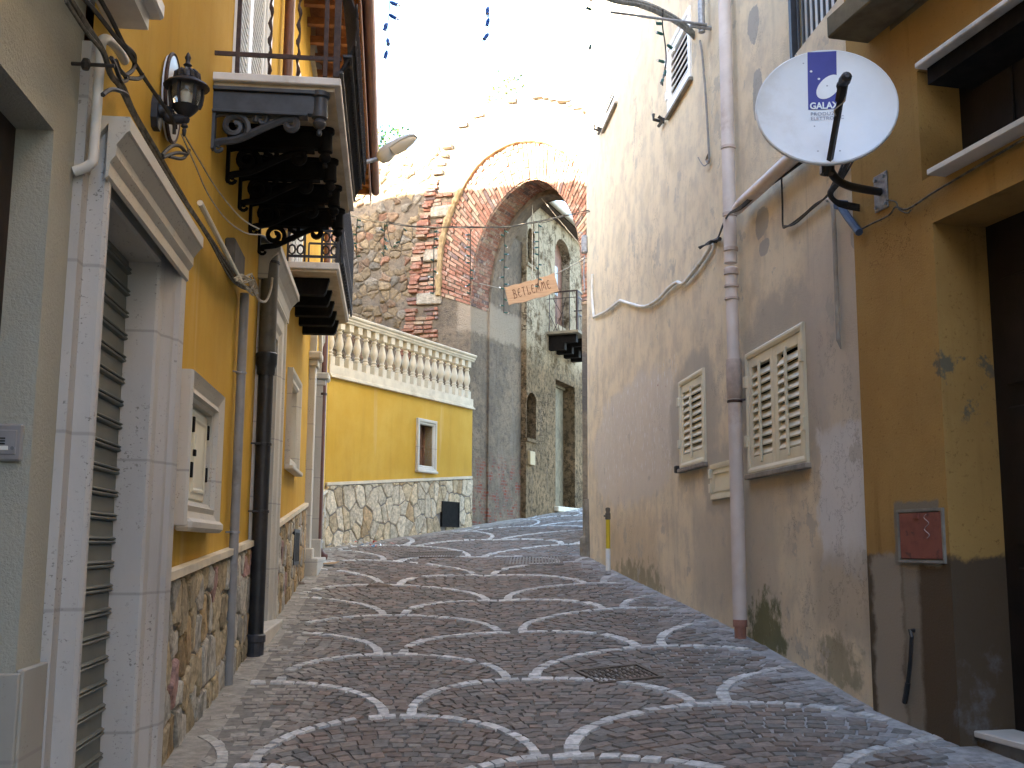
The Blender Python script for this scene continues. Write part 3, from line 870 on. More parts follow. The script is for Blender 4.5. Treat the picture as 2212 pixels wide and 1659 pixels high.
# ------------------------------------------------------------------ terrace wall with balustrade
TL = T.U(1016, 1080)
tw = thing('terrace_wall', 'yellow terrace wall with rubble base and a cream stone balustrade on top', 'wall', T.P(TL/2, 0, 1.7), T.ang)
zcs = (T.hit(700, 800)[1]+T.hit(1010, 887)[1])/2
zrt = (T.hit(715, 665)[1]+T.hit(1020, 770)[1])/2
print('terrace', TL, zcs, zrt)
win = (T.U(905, 960), T.U(933, 960), T.hit(918, 1006)[1], T.hit(918, 919)[1])
vn = (T.U(953, 1110, .03), T.U(990, 1110, .03), T.hit(970, 1138, .03)[1], T.hit(970, 1084, .03)[1])
m = sheet(T.P, -.0, TL+.05, -1, zcs, [win+(.22,)])
m.quad([(TL+.05, 0, -1), (TL+.05, -2, -1), (TL+.05, -2, zcs), (TL+.05, 0, zcs)]); m.quad([(0, 0, zcs), (TL+.05, 0, zcs), (TL+.05, -3, zcs), (0, -3, zcs)])
m.build('wall', M_YEL, tw)
zcT = lambda u: lerp(T.hit(697, 1048, .03)[1], T.hit(1013, 1033, .03)[1], u/TL)
gT = lambda u: zgp(T.P(u, .03, 0))
stone_tint = lambda r: (lambda b, k: (b, b*.80, b*.52) if k < .35 else (b*.9, b*.64, b*.36) if k < .45 else (b*1.08, b*.93, b*.69))(r.uniform(.44, .64), r.random())
facing(T.P, [(0.0, TL+.04)], gT, zcT, 77, tw, .27, [(vn[0]+.06, vn[1]-.06, vn[2]+.06, vn[3]-.06)])
m = MB(T.P)
for i in range(4):
    p, q = TL*i/4+.002, TL*(i+1)/4-.002
    vs = [m.v(u, n, z) for u in (p, q) for n, z in ((-.01, zcT(u)), (.05, zcT(u)), (.05, zcT(u)+.05), (-.01, zcT(u)+.055))]
    for f4 in ((0, 1, 5, 4), (1, 2, 6, 5), (2, 3, 7, 6), (3, 0, 4, 7), (0, 3, 2, 1), (4, 5, 6, 7)): m.f([vs[i2] for i2 in f4])
m.build('base_cap', M_CREAM, tw)
m = MB(T.P); m.extrude_u([(-.16, zcs-.02), (.05, zcs-.02), (.05, zcs+.03), (.03, zcs+.04), (.03, zcs+.20), (-.16, zcs+.20)], .0, TL+.03)
m.box(-.0, TL+.05, -.02, .075, zcs-.03, zcs+.005, .004)
m.build('coping', M_CREAM, tw)
zb0, zb1 = zcs+.20, zrt-.16
m = MB(T.P); m.extrude_u([(-.17, zb1), (.03, zb1), (.04, zb1+.03), (.06, zb1+.05), (.06, zb1+.08), (.09, zb1+.10), (.10, zb1+.13), (.08, zb1+.15), (.03, zb1+.165), (-.15, zb1+.165), (-.2, zb1+.13), (-.2, zb1+.06)], -.02, TL+.06)
m.build('handrail', M_CREAM, tw)
H_ = zb1-zb0
pr = [(.052, .20), (.062, .215), (.062, .235), (.046, .25), (.042, .27), (.055, .285), (.055, .30), (.044, .315), (.040, .34), (.050, .38), (.064, .43), (.073, .48), (.074, .52), (.066, .58), (.052, .65), (.040, .71), (.038, .735), (.054, .75), (.056, .77), (.042, .785), (.038, .80), (.05, .825), (.062, .835)]
# pr heights run 0..1 of the baluster, square plinth below and block above
m = MB(); w = .068
m.box(-w, w, -w, w, 0, .195*H_, .004); m.box(-w, w, -w, w, .835*H_, H_, .004)
m.lathe([(r, z*H_) for r, z in pr], 0, 0, 18)
nb = 17
us_ = [T.U(x/3.687/1.4756+950/1.4756, 900) for x in (365, 465)]
spots = [.10+.285*i for i in range(20)]
step = (TL-.22)/(nb+1)
first = None
for i in range(nb+2):
    u = .11+i*step
    base = T.P(u, -.06, zb0)
    if first is None:
        bmesh.ops.recalc_face_normals(m.bm, faces=m.bm.faces)
        me = bpy.data.meshes.new('baluster'); m.bm.to_mesh(me); m.bm.free(); me.materials.append(M_CREAM)
        for p in me.polygons: p.use_smooth = True
        try: me.set_sharp_from_angle(angle=math.radians(38))
        except Exception: pass
        first = bpy.data.objects.new('baluster', me); o = first
    else: o = first.copy()
    COL.objects.link(o); o.parent = tw
    o.matrix_local = WM[tw.name].inverted() @ Matrix.Translation(base) @ Matrix.Rotation(T.ang, 4, 'Z')
a, b, c, e = win
m = MB(T.P); m.frame(a, b, c, e, [(0, -.2), (0, .01), (.02, .03), (.05, .035), (.065, .055), (.10, .06), (.12, .05), (.12, -.01)])
m.box(a-.14, b+.14, 0, .085, c-.15, c-.10, .01); wf = m.build('window_frame', M_TRAV2, tw)
m = MB(T.P); m.box(a, b, -.24, -.20, c, e); m.box(a, a+.05, -.2, -.17, c, e); m.box(b-.05, b, -.2, -.17, c, e); m.box(a, b, -.2, -.175, (c+e)/2-.02, (c+e)/2+.02)
m.build('shutter', plain('brown_board', (.17, .085, .05), .6, .25, 5, .1), wf)
vg = MB(T.P)
vg.box(vn[0], vn[1], .0, .05, vn[2], vn[3]); vg.frame(vn[0]+.03, vn[1]-.03, vn[2]+.03, vn[3]-.03, [(0, .026), (0, .062), (.035, .062), (.035, .0)])
for i in range(12): vg.box(vn[0]+.04, vn[1]-.04, .049, .056, vn[2]+.05+i*(vn[3]-vn[2]-.1)/12, vn[2]+.065+i*(vn[3]-vn[2]-.1)/12)
vg.build('vent_grille', M_BRACK, tw)

# ------------------------------------------------------------------ the old town gate
gt = thing('town_gate', 'tall old brick archway set in a crumbling rubble wall', 'archway', G.P(.5, 0, 2), G.ang)
AX = V((.459, .888, 0)); D1_, D2_, D3_ = .81, 1.2, 2.5
def gpath(pts, k=8): return catmull([G.hit(*p) for p in pts], k)
intr = gpath([(1017, 660), (1020, 606), (1030, 545), (1046, 498), (1069, 455), (1095, 423), (1122, 399), (1150, 387), (1178, 391), (1205, 413), (1228, 448), (1244, 490), (1253, 535), (1257, 606), (1257, 660)], 6)
ridge = gpath([(949, 640), (951, 590), (957, 525), (969, 478), (989, 430), (1013, 384), (1040, 350), (1077, 323), (1120, 306), (1160, 304), (1195, 312), (1240, 340), (1283, 395), (1318, 470), (1332, 550), (1336, 640)], 6)
outer = gpath([(898, 660), (903, 560), (916, 480), (940, 395), (962, 335), (985, 287), (1018, 258), (1060, 238), (1110, 218), (1160, 210), (1210, 216), (1275, 245), (1330, 310), (1375, 400), (1400, 520), (1405, 660)], 6)
def resample(p, n):
    ds = [0]
    for a, b in zip(p, p[1:]): ds.append(ds[-1]+math.dist(a, b))
    out = []
    for i in range(n):
        t = ds[-1]*i/(n-1); j = 0
        while j < len(ds)-2 and ds[j+1] < t: j += 1
        f = (t-ds[j])/(ds[j+1]-ds[j] or 1); out.append(tuple(lerp(x, y, f) for x, y in zip(p[j], p[j+1])))
    return out
uL0, uR0 = intr[0][0], intr[-1][0]
zS = intr[0][1]
topz_l = G.hit(850, 330)[1]
o_s = sorted(outer[6:-6])
def outline(u):
    z = topz_l+.10*math.sin(u*5)+.06*math.sin(u*13)
    if o_s[0][0] < u < o_s[-1][0]:
        z = max(z, interp([p[0] for p in o_s], [p[1] for p in o_s], u)+.10+.05*math.sin(u*17))
    return z
i_l = resample(intr, 90)
iu = sorted(i_l); 
def arch_z(u): return interp([p[0] for p in iu], [p[1] for p in iu], u)
print('gate', uL0, uR0, zS, topz_l, max(p[1] for p in intr))
def gate_extra(m):
    x, y, z = m.xyz()
    return x
def gate_mat():
    m = Mat('old_gate_plaster')
    big = m.noise(1.3, 7, .65); fine = m.noise(9, 8, .72); st = m.noise(1, 6, .65, m.sc(4, 4, .7))
    c = m.mix(m.mr(big, .38, .62), (.29, .22, .15), (.19, .15, .108))
    c = m.mix(m.mr(fine, .45, .68), c, (.13, .105, .085))
    c = m.mix(m.mth('MULTIPLY', m.mr(st, .52, .7), .6), c, (.26, .21, .16))
    # bare brick where the plaster has fallen low down
    bx = m.n('ShaderNodeTexBrick', {'Vector': m.n('ShaderNodeCombineXYZ', {0: m.mth('ADD', m.xyz()[0], m.xyz()[1]), 1: m.xyz()[2], 2: 0.0}).outputs[0], 'Color1': (.30, .085, .05, 1), 'Color2': (.24, .10, .07, 1), 'Mortar': (.22, .18, .15, 1), 'Scale': 1.0, 'Mortar Size': .012, 'Brick Width': .25, 'Row Height': .075}).outputs[0]
    f = m.mth('MULTIPLY', m.box(-.75, .75, -.2, 1.5, .25, .25, 3.0), m.mr(m.noise(3.2, 7, .75), .50, .55))
    c = m.mix(f, c, bx)
    f = m.box(.35, 2.4, 2.4, 3.7, .05, .05, 3)
    c = m.mix(f, c, (.115, .10, .088))
    f = m.box(-.95, .2, 4.35, 5.1, .06, .08, 5)
    c = m.mix(f, c, (.38, .30, .215))
    h = m.mth('ADD', m.noise(5, 9, .72), m.mth('MULTIPLY', m.noise(40, 4, .6), .3))
    return m.out(c, .95, m.bump(h, 1.0, .07), 0, .1)
M_GATE = gate_mat()
M_VAULT = plain('vault_plaster', (.20, .165, .13), .95, .3, 3, .8, dirt=(.10, .085, .07), bdist=.02)
m = MB(G.P)
us = sorted({-6.2+.1*i for i in range(113)} | {uL0, uR0} | {p[0] for p in i_l})
for a, b in zip(us, us[1:]):
    if b-a < 1e-4: continue
    ins = uL0-1e-6 <= a and b <= uR0+1e-6
    lo_a = arch_z(a) if ins else -1; lo_b = arch_z(b) if ins else -1
    hi_a, hi_b = outline(a), outline(b)
    K = 14
    for k in range(K):
        za0, za1 = lerp(lo_a, hi_a, k/K), lerp(lo_a, hi_a, (k+1)/K); zb0_, zb1_ = lerp(lo_b, hi_b, k/K), lerp(lo_b, hi_b, (k+1)/K)
        m.quad([(a, 0, za0), (b, 0, zb0_), (b, 0, zb1_), (a, 0, za1)])
    back = lambda u, z: tuple(G.uz(G.P(u, 0, z)+AX*D2_))
    m.quad([(a, 0, hi_a), (b, 0, hi_b), back(b, hi_b), back(a, hi_a)])
    if not ins: m.quad([back(a, -1), back(b, -1), back(b, hi_b), back(a, hi_a)])
    else: m.quad([back(a, lo_a-.15), back(b, lo_b-.15), back(b, hi_b), back(a, hi_a)])
# reveals below the springing
for u_, s in ((uL0, 1), (uR0, -1)):
    K = 12
    for k in range(K):
        for d0_, d1_ in ((0, D1_), ):
            z0_, z1_ = lerp(-1, zS, k/K), lerp(-1, zS, (k+1)/K)
            f = lambda d, z: tuple(G.uz(G.P(u_, 0, z)+AX*d))
            m.quad([f(d0_, z0_), f(d1_, z0_), f(d1_, z1_), f(d0_, z1_)])
m.build('plastered_wall', M_GATE, gt)
m = MB(lambda u, d, z: G.P(u, 0, z)+AX*d)
v2 = [(lerp(p[0], (uL0+uR0)/2, .035), p[1]-.12) for p in i_l]
v2 = [(v2[0][0], -1)]+v2+[(v2[-1][0], -1)]
for a, b in zip(v2, v2[1:]):
    K = 8
    for k in range(K):
        z0_, z1_ = D1_+(D2_-D1_)*k/K, D1_+(D2_-D1_)*(k+1)/K
        m.quad([(a[0], z0_, a[1]), (b[0], z0_, b[1]), (b[0], z1_, b[1]), (a[0], z1_, a[1])])
i2 = [(i_l[0][0], -1)]+i_l+[(i_l[-1][0], -1)]
for (a, b), (c, e) in zip(zip(v2, v2[1:]), zip(i2, i2[1:])):
    m.quad([(a[0], D1_, a[1]), (b[0], D1_, b[1]), (e[0], D1_, e[1]), (c[0], D1_, c[1])])
m.build('inner_vault', M_GATE, gt)
m = MB(lambda u, d, z: G.P(u, 0, z)+AX*d)
zt3 = G.hit(1128, 478)[1]*1.03
for k in range(12):
    z0_, z1_ = lerp(-1, zt3, k/12), lerp(-1, zt3, (k+1)/12)
    m.quad([(uL0+.005, D2_, z0_), (uL0+.005, D3_+.1, z0_), (uL0+.005, D3_+.1, z1_), (uL0+.005, D2_, z1_)])
    m.quad([(uL0+.005, D3_+.1, z0_), (uL0-1.5, D3_+.1, z0_), (uL0-1.5, D3_+.1, z1_), (uL0+.005, D3_+.1, z1_)])
m.quad([(uL0+.005, D2_, zt3), (uL0+.005, D3_+.1, zt3), (uL0-1.5, D3_+.1, zt3), (uL0-1.5, D2_, zt3)])
m.build('side_wall', M_GATE, gt)
rb = random.Random(9)
def brick_tint():
    b = rb.uniform(.7, 1.15); k = rb.random()
    if k < .55: return (.35*b, .155*b, .098*b)
    if k < .8: return (.42*b, .23*b, .15*b)
    if k < .93: return (.44*b, .30*b, .19*b)
    return (.20*b, .13*b, .11*b)
# ring of bricks on the face
NB = 86
ri = resample(intr, NB+1); ro = resample(ridge, NB+1)
m = MB(G.P)
for i in range(NB):
    cuts = sorted([0, 1]+[(.28 if i % 2 else .5)+rb.uniform(-.03, .03)]+[(.72 if i % 2 else .82)+rb.uniform(-.03, .03)])
    for a, b in zip(cuts, cuts[1:]):
        g = .10; rg = .012
        def P_(t, s): 
            q0 = tuple(lerp(x, y, t) for x, y in zip(ri[i], ri[i+1])); q1 = tuple(lerp(x, y, t) for x, y in zip(ro[i], ro[i+1]))
            return tuple(lerp(x, y, s) for x, y in zip(q0, q1))
        hgt = rb.uniform(.018, .045)
        g0, g1 = g+rb.uniform(-.05, .06), 1-g+rb.uniform(-.06, .05)
        poly = [P_(g0, a+rg), P_(g1, a+rg), P_(g1, b-rg), P_(g0, b-rg)]
        A = [m.v(p[0], -.01, p[1]) for p in poly]
        cx = sum(p[0] for p in poly)/4; cz = sum(p[1] for p in poly)/4
        B = [m.v(cx+(p[0]-cx)*.95, hgt+rb.uniform(-.004, .004), cz+(p[1]-cz)*.95) for p in poly]
        t = brick_tint()
        for j in range(4): m.f([A[j], A[(j+1) % 4], B[(j+1) % 4], B[j]], t)
        m.f(B, t)
m.build('brick_arch', M_BRICK, gt)
m = MB(lambda u, d, z: G.P(u, 0, z)+AX*d)
for i in range(NB):
    x = ri[i]; y = ri[i+1]
    nx, nz = -(y[1]-x[1]), (y[0]-x[0]); l = math.hypot(nx, nz); nx, nz = nx/l, nz/l
    if nz*1+nx*0 > 0 and False: pass
    cx0, cz0 = (uL0+uR0)/2, zS
    if nx*(cx0-x[0])+nz*(cz0-x[1]) < 0: nx, nz = -nx, -nz
    d = -.02-(.12 if i % 2 else 0)
    while d < D1_:
        e = min(d+.25, D1_); d_ = max(d, 0)
        if e-d_ > .04:
            h = rb.uniform(.008, .02); t = tuple(k*.8 for k in brick_tint())
            p0 = tuple(lerp(a, b, .09) for a, b in zip(x, y)); p1 = tuple(lerp(a, b, .91) for a, b in zip(x, y))
            A = [m.v(p0[0], d_+.006, p0[1]), m.v(p1[0], d_+.006, p1[1]), m.v(p1[0], e-.006, p1[1]), m.v(p0[0], e-.006, p0[1])]
            B = [m.v(p0[0]+nx*h, d_+.010, p0[1]+nz*h), m.v(p1[0]+nx*h, d_+.010, p1[1]+nz*h), m.v(p1[0]+nx*h, e-.010, p1[1]+nz*h), m.v(p0[0]+nx*h, e-.010, p0[1]+nz*h)]
            for j in range(4): m.f([A[j], A[(j+1) % 4], B[(j+1) % 4], B[j]], t)
            m.f(B, t)
        d += .25
    m.quad([(x[0], 0, x[1]), (y[0], 0, y[1]), (y[0], D1_, y[1]), (x[0], D1_, x[1])], (.24, .20, .165))
m.build('brick_soffit', M_BRICK, gt)
# moulded rib round the bricks
m = MB(G.P)
rr = resample(ridge, 150)
m.tube([(p[0], .07, p[1]) for p in rr], [.075+rb.uniform(-.02, .02) for _ in rr], 7)
m.build('plaster_rib', plain('ochre_rib', (.40, .27, .13), .9, .3, 9, 1.0, dirt=(.25, .17, .09), bdist=.02), gt, smooth=True)
# broken brick ends along the outer line and the toothing on the left
m = MB(G.P)
oo = resample(outer, 60)
for i, p in enumerate(oo[:-1]):
    if rb.random() < .5: continue
    t = (.45, .38, .30) if 12 < i < 48 else brick_tint(); s = rb.uniform(.06, .14)  # upper crest bricks paled: the sun's wash-out put into their tint
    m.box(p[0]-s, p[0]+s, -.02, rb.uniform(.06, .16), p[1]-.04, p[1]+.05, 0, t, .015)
tooth = [(938, 398), (928, 440), (917, 490), (908, 540), (900, 590), (893, 640), (888, 690), (882, 740), (878, 775)]
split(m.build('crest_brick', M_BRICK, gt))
m = MB(G.P)
tp = resample([G.hit(*q) for q in tooth], 46)
for i, p in enumerate(tp):
    t = tuple(k*.85 for k in brick_tint()); w = rb.uniform(.09, .17)
    if rb.random() < .9: m.box(p[0]-w*.9, p[0]+w, -.02, rb.uniform(.05, .17), p[1]-.036, p[1]+.036, .006, t, .012)
lb = []
for i in range(34):
    z_ = lerp(G.hit(940, 735)[1], G.hit(940, 425)[1], i/33)
    ue = interp([p[1] for p in ridge[:40]], [p[0] for p in ridge[:40]], z_) if z_ > ridge[0][1] else ridge[0][0]
    us0 = interp([p[1] for p in tp[::-1]], [p[0] for p in tp[::-1]], z_)+.12
    u_ = us0
    if 7 < i < 11 or 17 < i < 21 or 27 < i < 31:
        if i in (8, 18, 28): lb.append((us0+.02, us0+rb.uniform(.42, .6), z_))
        continue
    while u_ < ue-.08:
        w = rb.uniform(.14, .26)
        if rb.random() < .8: m.box(u_, min(u_+w, ue-.02), -.02, rb.uniform(.02, .09), z_-.034, z_+.034, .006, brick_tint(), .008)
        u_ += w+.02
m.build('broken_brickwork', M_BRICK, gt)
for a_, b_, z_ in lb:
    m = MB(G.P); m.box(a_, b_, -.02, .08, z_, z_+.28, .03, (.42, .35, .26), .03); m.build('limestone_block', M_RUB, gt)
# rubble of the wall to the left
m = MB(G.P)
u_l = -5.2; w = 4.9; zb = 3.2; hh = 9.5-zb+1.5
for poly in vor(w, hh, .155, 123, 1.75, .46):
    cx = u_l+sum(p[0] for p in poly)/len(poly); cz = zb+sum(p[1] for p in poly)/len(poly)
    lim = interp([p[1] for p in tp[::-1]], [p[0] for p in tp[::-1]], cz)-.10 if cz > 4 else -.3
    if cx > min(lim, -.35) or cz > outline(cx)-.08: continue
    if rb.random() < .16: continue
    b = rb.uniform(.62, 1.2); k = rb.random()
    t = (.28*b, .20*b, .115*b) if k < .55 else (.28*b, .175*b, .105*b) if k < .70 else (.25*b, .205*b, .15*b) if k < .94 else (.27*b, .14*b, .085*b)
    m.stone(poly, lambda x, y, n: G.P(u_l+x, n, zb+y), -.01, rb.uniform(.02, .075), t, .012, .03, .03)
m.build('rubble', M_RUB, gt)

# ------------------------------------------------------------------ the old house beyond the gate
h0 = G.P(0, 0, 0)+AX*D3_
H = Wall(h0.x, h0.y, .38, 1, -1)
oh = thing('old_house', 'weathered old house with flaking plaster seen through the arch', 'house', H.P(2, 0, 2.4), H.ang)
def rough_mat():
    m = Mat('flaking_plaster')
    big = m.noise(1.1, 7, .68); fine = m.noise(7, 8, .75); st = m.noise(1, 6, .65, m.sc(6, 6, .7))
    c = m.mix(m.mr(big, .38, .62), (.34, .22, .115), (.23, .155, .082))
    c = m.mix(m.mr(fine, .46, .60), c, (.095, .068, .036))
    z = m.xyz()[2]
    up = m.mr(z, 3.4, 4.6)  # upper wall paler: sunlight painted into the plaster colour
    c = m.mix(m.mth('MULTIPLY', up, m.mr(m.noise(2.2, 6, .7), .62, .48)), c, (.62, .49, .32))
    c = m.mix(m.mth('MULTIPLY', m.mr(st, .56, .68), .55), c, (.16, .13, .10))
    h = m.mth('ADD', m.noise(4.5, 9, .75), m.mth('MULTIPLY', m.noise(22, 5, .7), .35))
    vs = m.vorF(4.2, 'DISTANCE_TO_EDGE', m.n('ShaderNodeVectorMath', {0: m.tc(), 1: m.n('ShaderNodeTexNoise', {'Vector': m.tc(), 'Scale': 3.0}).outputs['Color']}, operation='ADD').outputs[0])
    sh = m.mth('MULTIPLY', m.mr(vs, .0, .10, 1, 0), m.mr(m.noise(.8, 4, .6), .42, .6))
    c = m.mix(m.mth('MULTIPLY', sh, .6), c, (.085, .06, .035))
    h = m.mth('SUBTRACT', h, m.mth('MULTIPLY', sh, .4))
    return m.out(c, .95, m.bump(h, 1.0, .13), 0, .1)
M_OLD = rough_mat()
def hw(x0, x1, y0, y1): 
    return (H.U(x0, (y0+y1)/2), H.U(x1, (y0+y1)/2), H.hit((x0+x1)/2, y1)[1], H.hit((x0+x1)/2, y0)[1])
w1 = hw(1134, 1154, 492, 570); d1 = hw(1199, 1231, 519, 706); w2 = hw(1135, 1158, 848, 948); d2 = hw(1200, 1242, 828, 1096)
zt_ = (H.hit(1178, 452)[1]+H.hit(1250, 518)[1])/2
print('old', w1, d1, w2, d2, zt_)
w1 = (max(.03, w1[0]),)+w1[1:]; w2 = (max(.03, w2[0]),)+w2[1:]
m = sheet(H.P, -.0, 9, -1, zt_, [w1+(.35,), d1+(.3,), w2+(.35,), d2+(.4,)], step=.5)
m.quad([(0, 0, -1), (0, -6, -1), (0, -6, zt_), (0, 0, zt_)]); m.quad([(9, 0, -1), (9, -6, -1), (9, -6, zt_), (9, 0, zt_)])
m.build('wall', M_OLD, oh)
def arched(h, depth, mat, name, frame_col=None):
    a, b, c, e = h; r = (b-a)/2; um = (a+b)/2
    m = MB(H.P)
    n = 10
    # spandrels that turn the square hole into an arched one
    for s in (-1, 1):
        pts = [(um+s*r, e)]+[(um+s*r*math.cos(PI/2*i/n), e-r*.7+r*.7*math.sin(PI/2*i/n)) for i in range(n+1)]
        m.prism(pts, -depth, .015)
    m.build(name, M_OLD, oh)
for h in (w1, w2): arched(h, .3, M_OLD, 'window_head')
arched(d1, .25, M_OLD, 'door_head')
for h, nm in ((w1, 'window'), (w2, 'window')):
    m = MB(H.P); m.quad([(h[0], -.34, h[2]), (h[1], -.34, h[2]), (h[1], -.34, h[3]), (h[0], -.34, h[3])]); wo = m.build(nm, M_BLACK, oh)
    m = MB(H.P); a, b, c, e = h
    m.box(a, a+.12, -.33, -.29, c, e); m.box((a+b)/2-.02, (a+b)/2+.02, -.33, -.29, c, e); m.box(a-.05, b+.05, -.3, .04, c-.08, c+.0); m.build('sill', M_OLD, wo)
M_WOODL = plain('weathered_door', (.21, .17, .105), .75, .25, 7, .2, dirt=(.12, .09, .06))
M_WOODR = plain('red_brown_door', (.24, .12, .075), .7, .25, 7, .2)
a, b, c, e = d2; m = MB(H.P)
m.box(a, b, -.4, -.34, c-.2, e); mid = lerp(a, b, .55)
m.box(a, a+.07, -.34, -.28, c, e); m.box(a, b, -.34, -.28, e-.07, e)
for p, q in ((a+.12, mid-.05),):
    for r, s in ((c+.9, c+1.55), (c+1.65, e-.3)): m.frame(p+.06, q-.06, r, s, [(0, -.34), (.0, -.325), (.05, -.31), (.06, -.34)])
m.tube([(mid-.12, -.33, c+1.1), (mid-.12, -.26, c+1.1), (mid-.22, -.26, c+1.1)], .014, 6)
m.build('door', M_WOODL, oh, label='worn olive brown street door')
m = MB(H.P); m.box(a-.1, b+.1, -.4, .12, c-.14, c, .02); m.build('doorstep', M_CREAM, oh)
a, b, c, e = d1; m = MB(H.P); m.box(a, b, -.3, -.24, c, e); m.box(a+.1, b-.1, -.24, -.22, c+.3, c+1.0, .01); m.box(a+.1, b-.1, -.24, -.22, c+1.15, e-.4, .01); db = m.build('door', M_WOODR, oh, label='red brown balcony door')
m = MB(H.P); m.box(a+.16, b-.45, -.22, -.205, c+.9, c+1.7); m.build('pane', plain('dusty_pane', (.45, .47, .45), .2, .1, 4, 0, 0, .5), db)
# balcony of the old house
ub, zb_ = H.hit(1180, 722); p_ = at_z(1250, 718, zb_); uu_, nb_, _ = H.uz(p_)
print('old balcony', ub, zb_, uu_, nb_)
nb_ = max(.6, nb_); ub1 = ub+2.4
m = MB(H.P); m.box(ub, ub1, 0, nb_, zb_, zb_+.07, .005); obal = m.build('balcony', plain('old_slab', (.28, .235, .165), .9, .2, 5, .3), oh)
m = MB(H.P)
for i in range(4):
    u = ub+.28+i*.62
    m.prism([(u-.09, zb_-.002), (u+.09, zb_-.002), (u+.09, zb_-.20), (u-.09, zb_-.20)], 0, nb_*.86)
    m.prism([(u-.088, zb_-.20), (u+.088, zb_-.20), (u+.088, zb_-.38), (u-.088, zb_-.38)], 0, nb_*.5)
split(m.build('corbel', M_BRACK, obal))
m = MB(H.P); z0 = zb_+.075
for u in (ub+.03, ub1-.03): 
    m.box(u-.014, u+.014, 0, nb_-.02, z0+1.0, z0+1.035); m.box(u-.008, u+.008, 0, nb_-.02, z0+.84, z0+.855)
    for k in range(5): m.box(u-.008, u+.008, nb_*(.08+k*.21), nb_*(.08+k*.21)+.014, z0, z0+1.0)
for z_ in (1.0, .84): m.box(ub+.02, ub1-.02, nb_-.045, nb_-.02, z0+z_, z0+z_+.03)
m.box(ub+.02, ub1-.02, nb_-.043, nb_-.022, z0+.40, z0+.43)
m.box(ub+.015, ub+.055, nb_-.055, nb_-.015, z0, z0+1.03)
k = int((ub1-ub)/.10)
for i in range(k): m.box(ub+.05+i*.10, ub+.064+i*.10, nb_-.040, nb_-.026, z0, z0+1.0)
for a_, b_ in (((.15, .84), (.42, .42)), ((.42, .42), (.15, 0)), ((.55, .84), (.28, 0)), ((.28, 0), (.0, .5))):
    m.tube([(ub+.03, nb_*a_[0]+.05, z0+a_[1]), (ub+.03, nb_*b_[0]+.05, z0+b_[1])], .007, 5)
m.build('railing', M_RUSTI, obal)
# roof and gutter
m = MB(H.P)
m.quad([(.1, .30, zt_+.02), (9, .30, zt_+.02), (9, -4, zt_+1.6), (.1, -4, zt_+1.6)], (.35, .2, .11)); m.box(.1, 9, -.02, .28, zt_-.06, zt_+.01, 0, (.1, .07, .05))
m.build('roof', M_TILE, oh)
m = MB(H.P); m.tube([(.1, .36, zt_+.02), (9, .36, zt_+.02)], .075, 10); m.build('gutter', plain('cream_gutter', (.55, .48, .36), .6, .15, 4, 0), oh, smooth=True)
m = MB(H.P); uu_ = H.U(1170, 1005)
a, b, c, e = hw(1139, 1150, 975, 1005); m.box(a, b, 0, .08, c, e, .01); m.build('meter_box', plain('tan_box', (.42, .31, .16), .7, .1, 6, 0), oh)
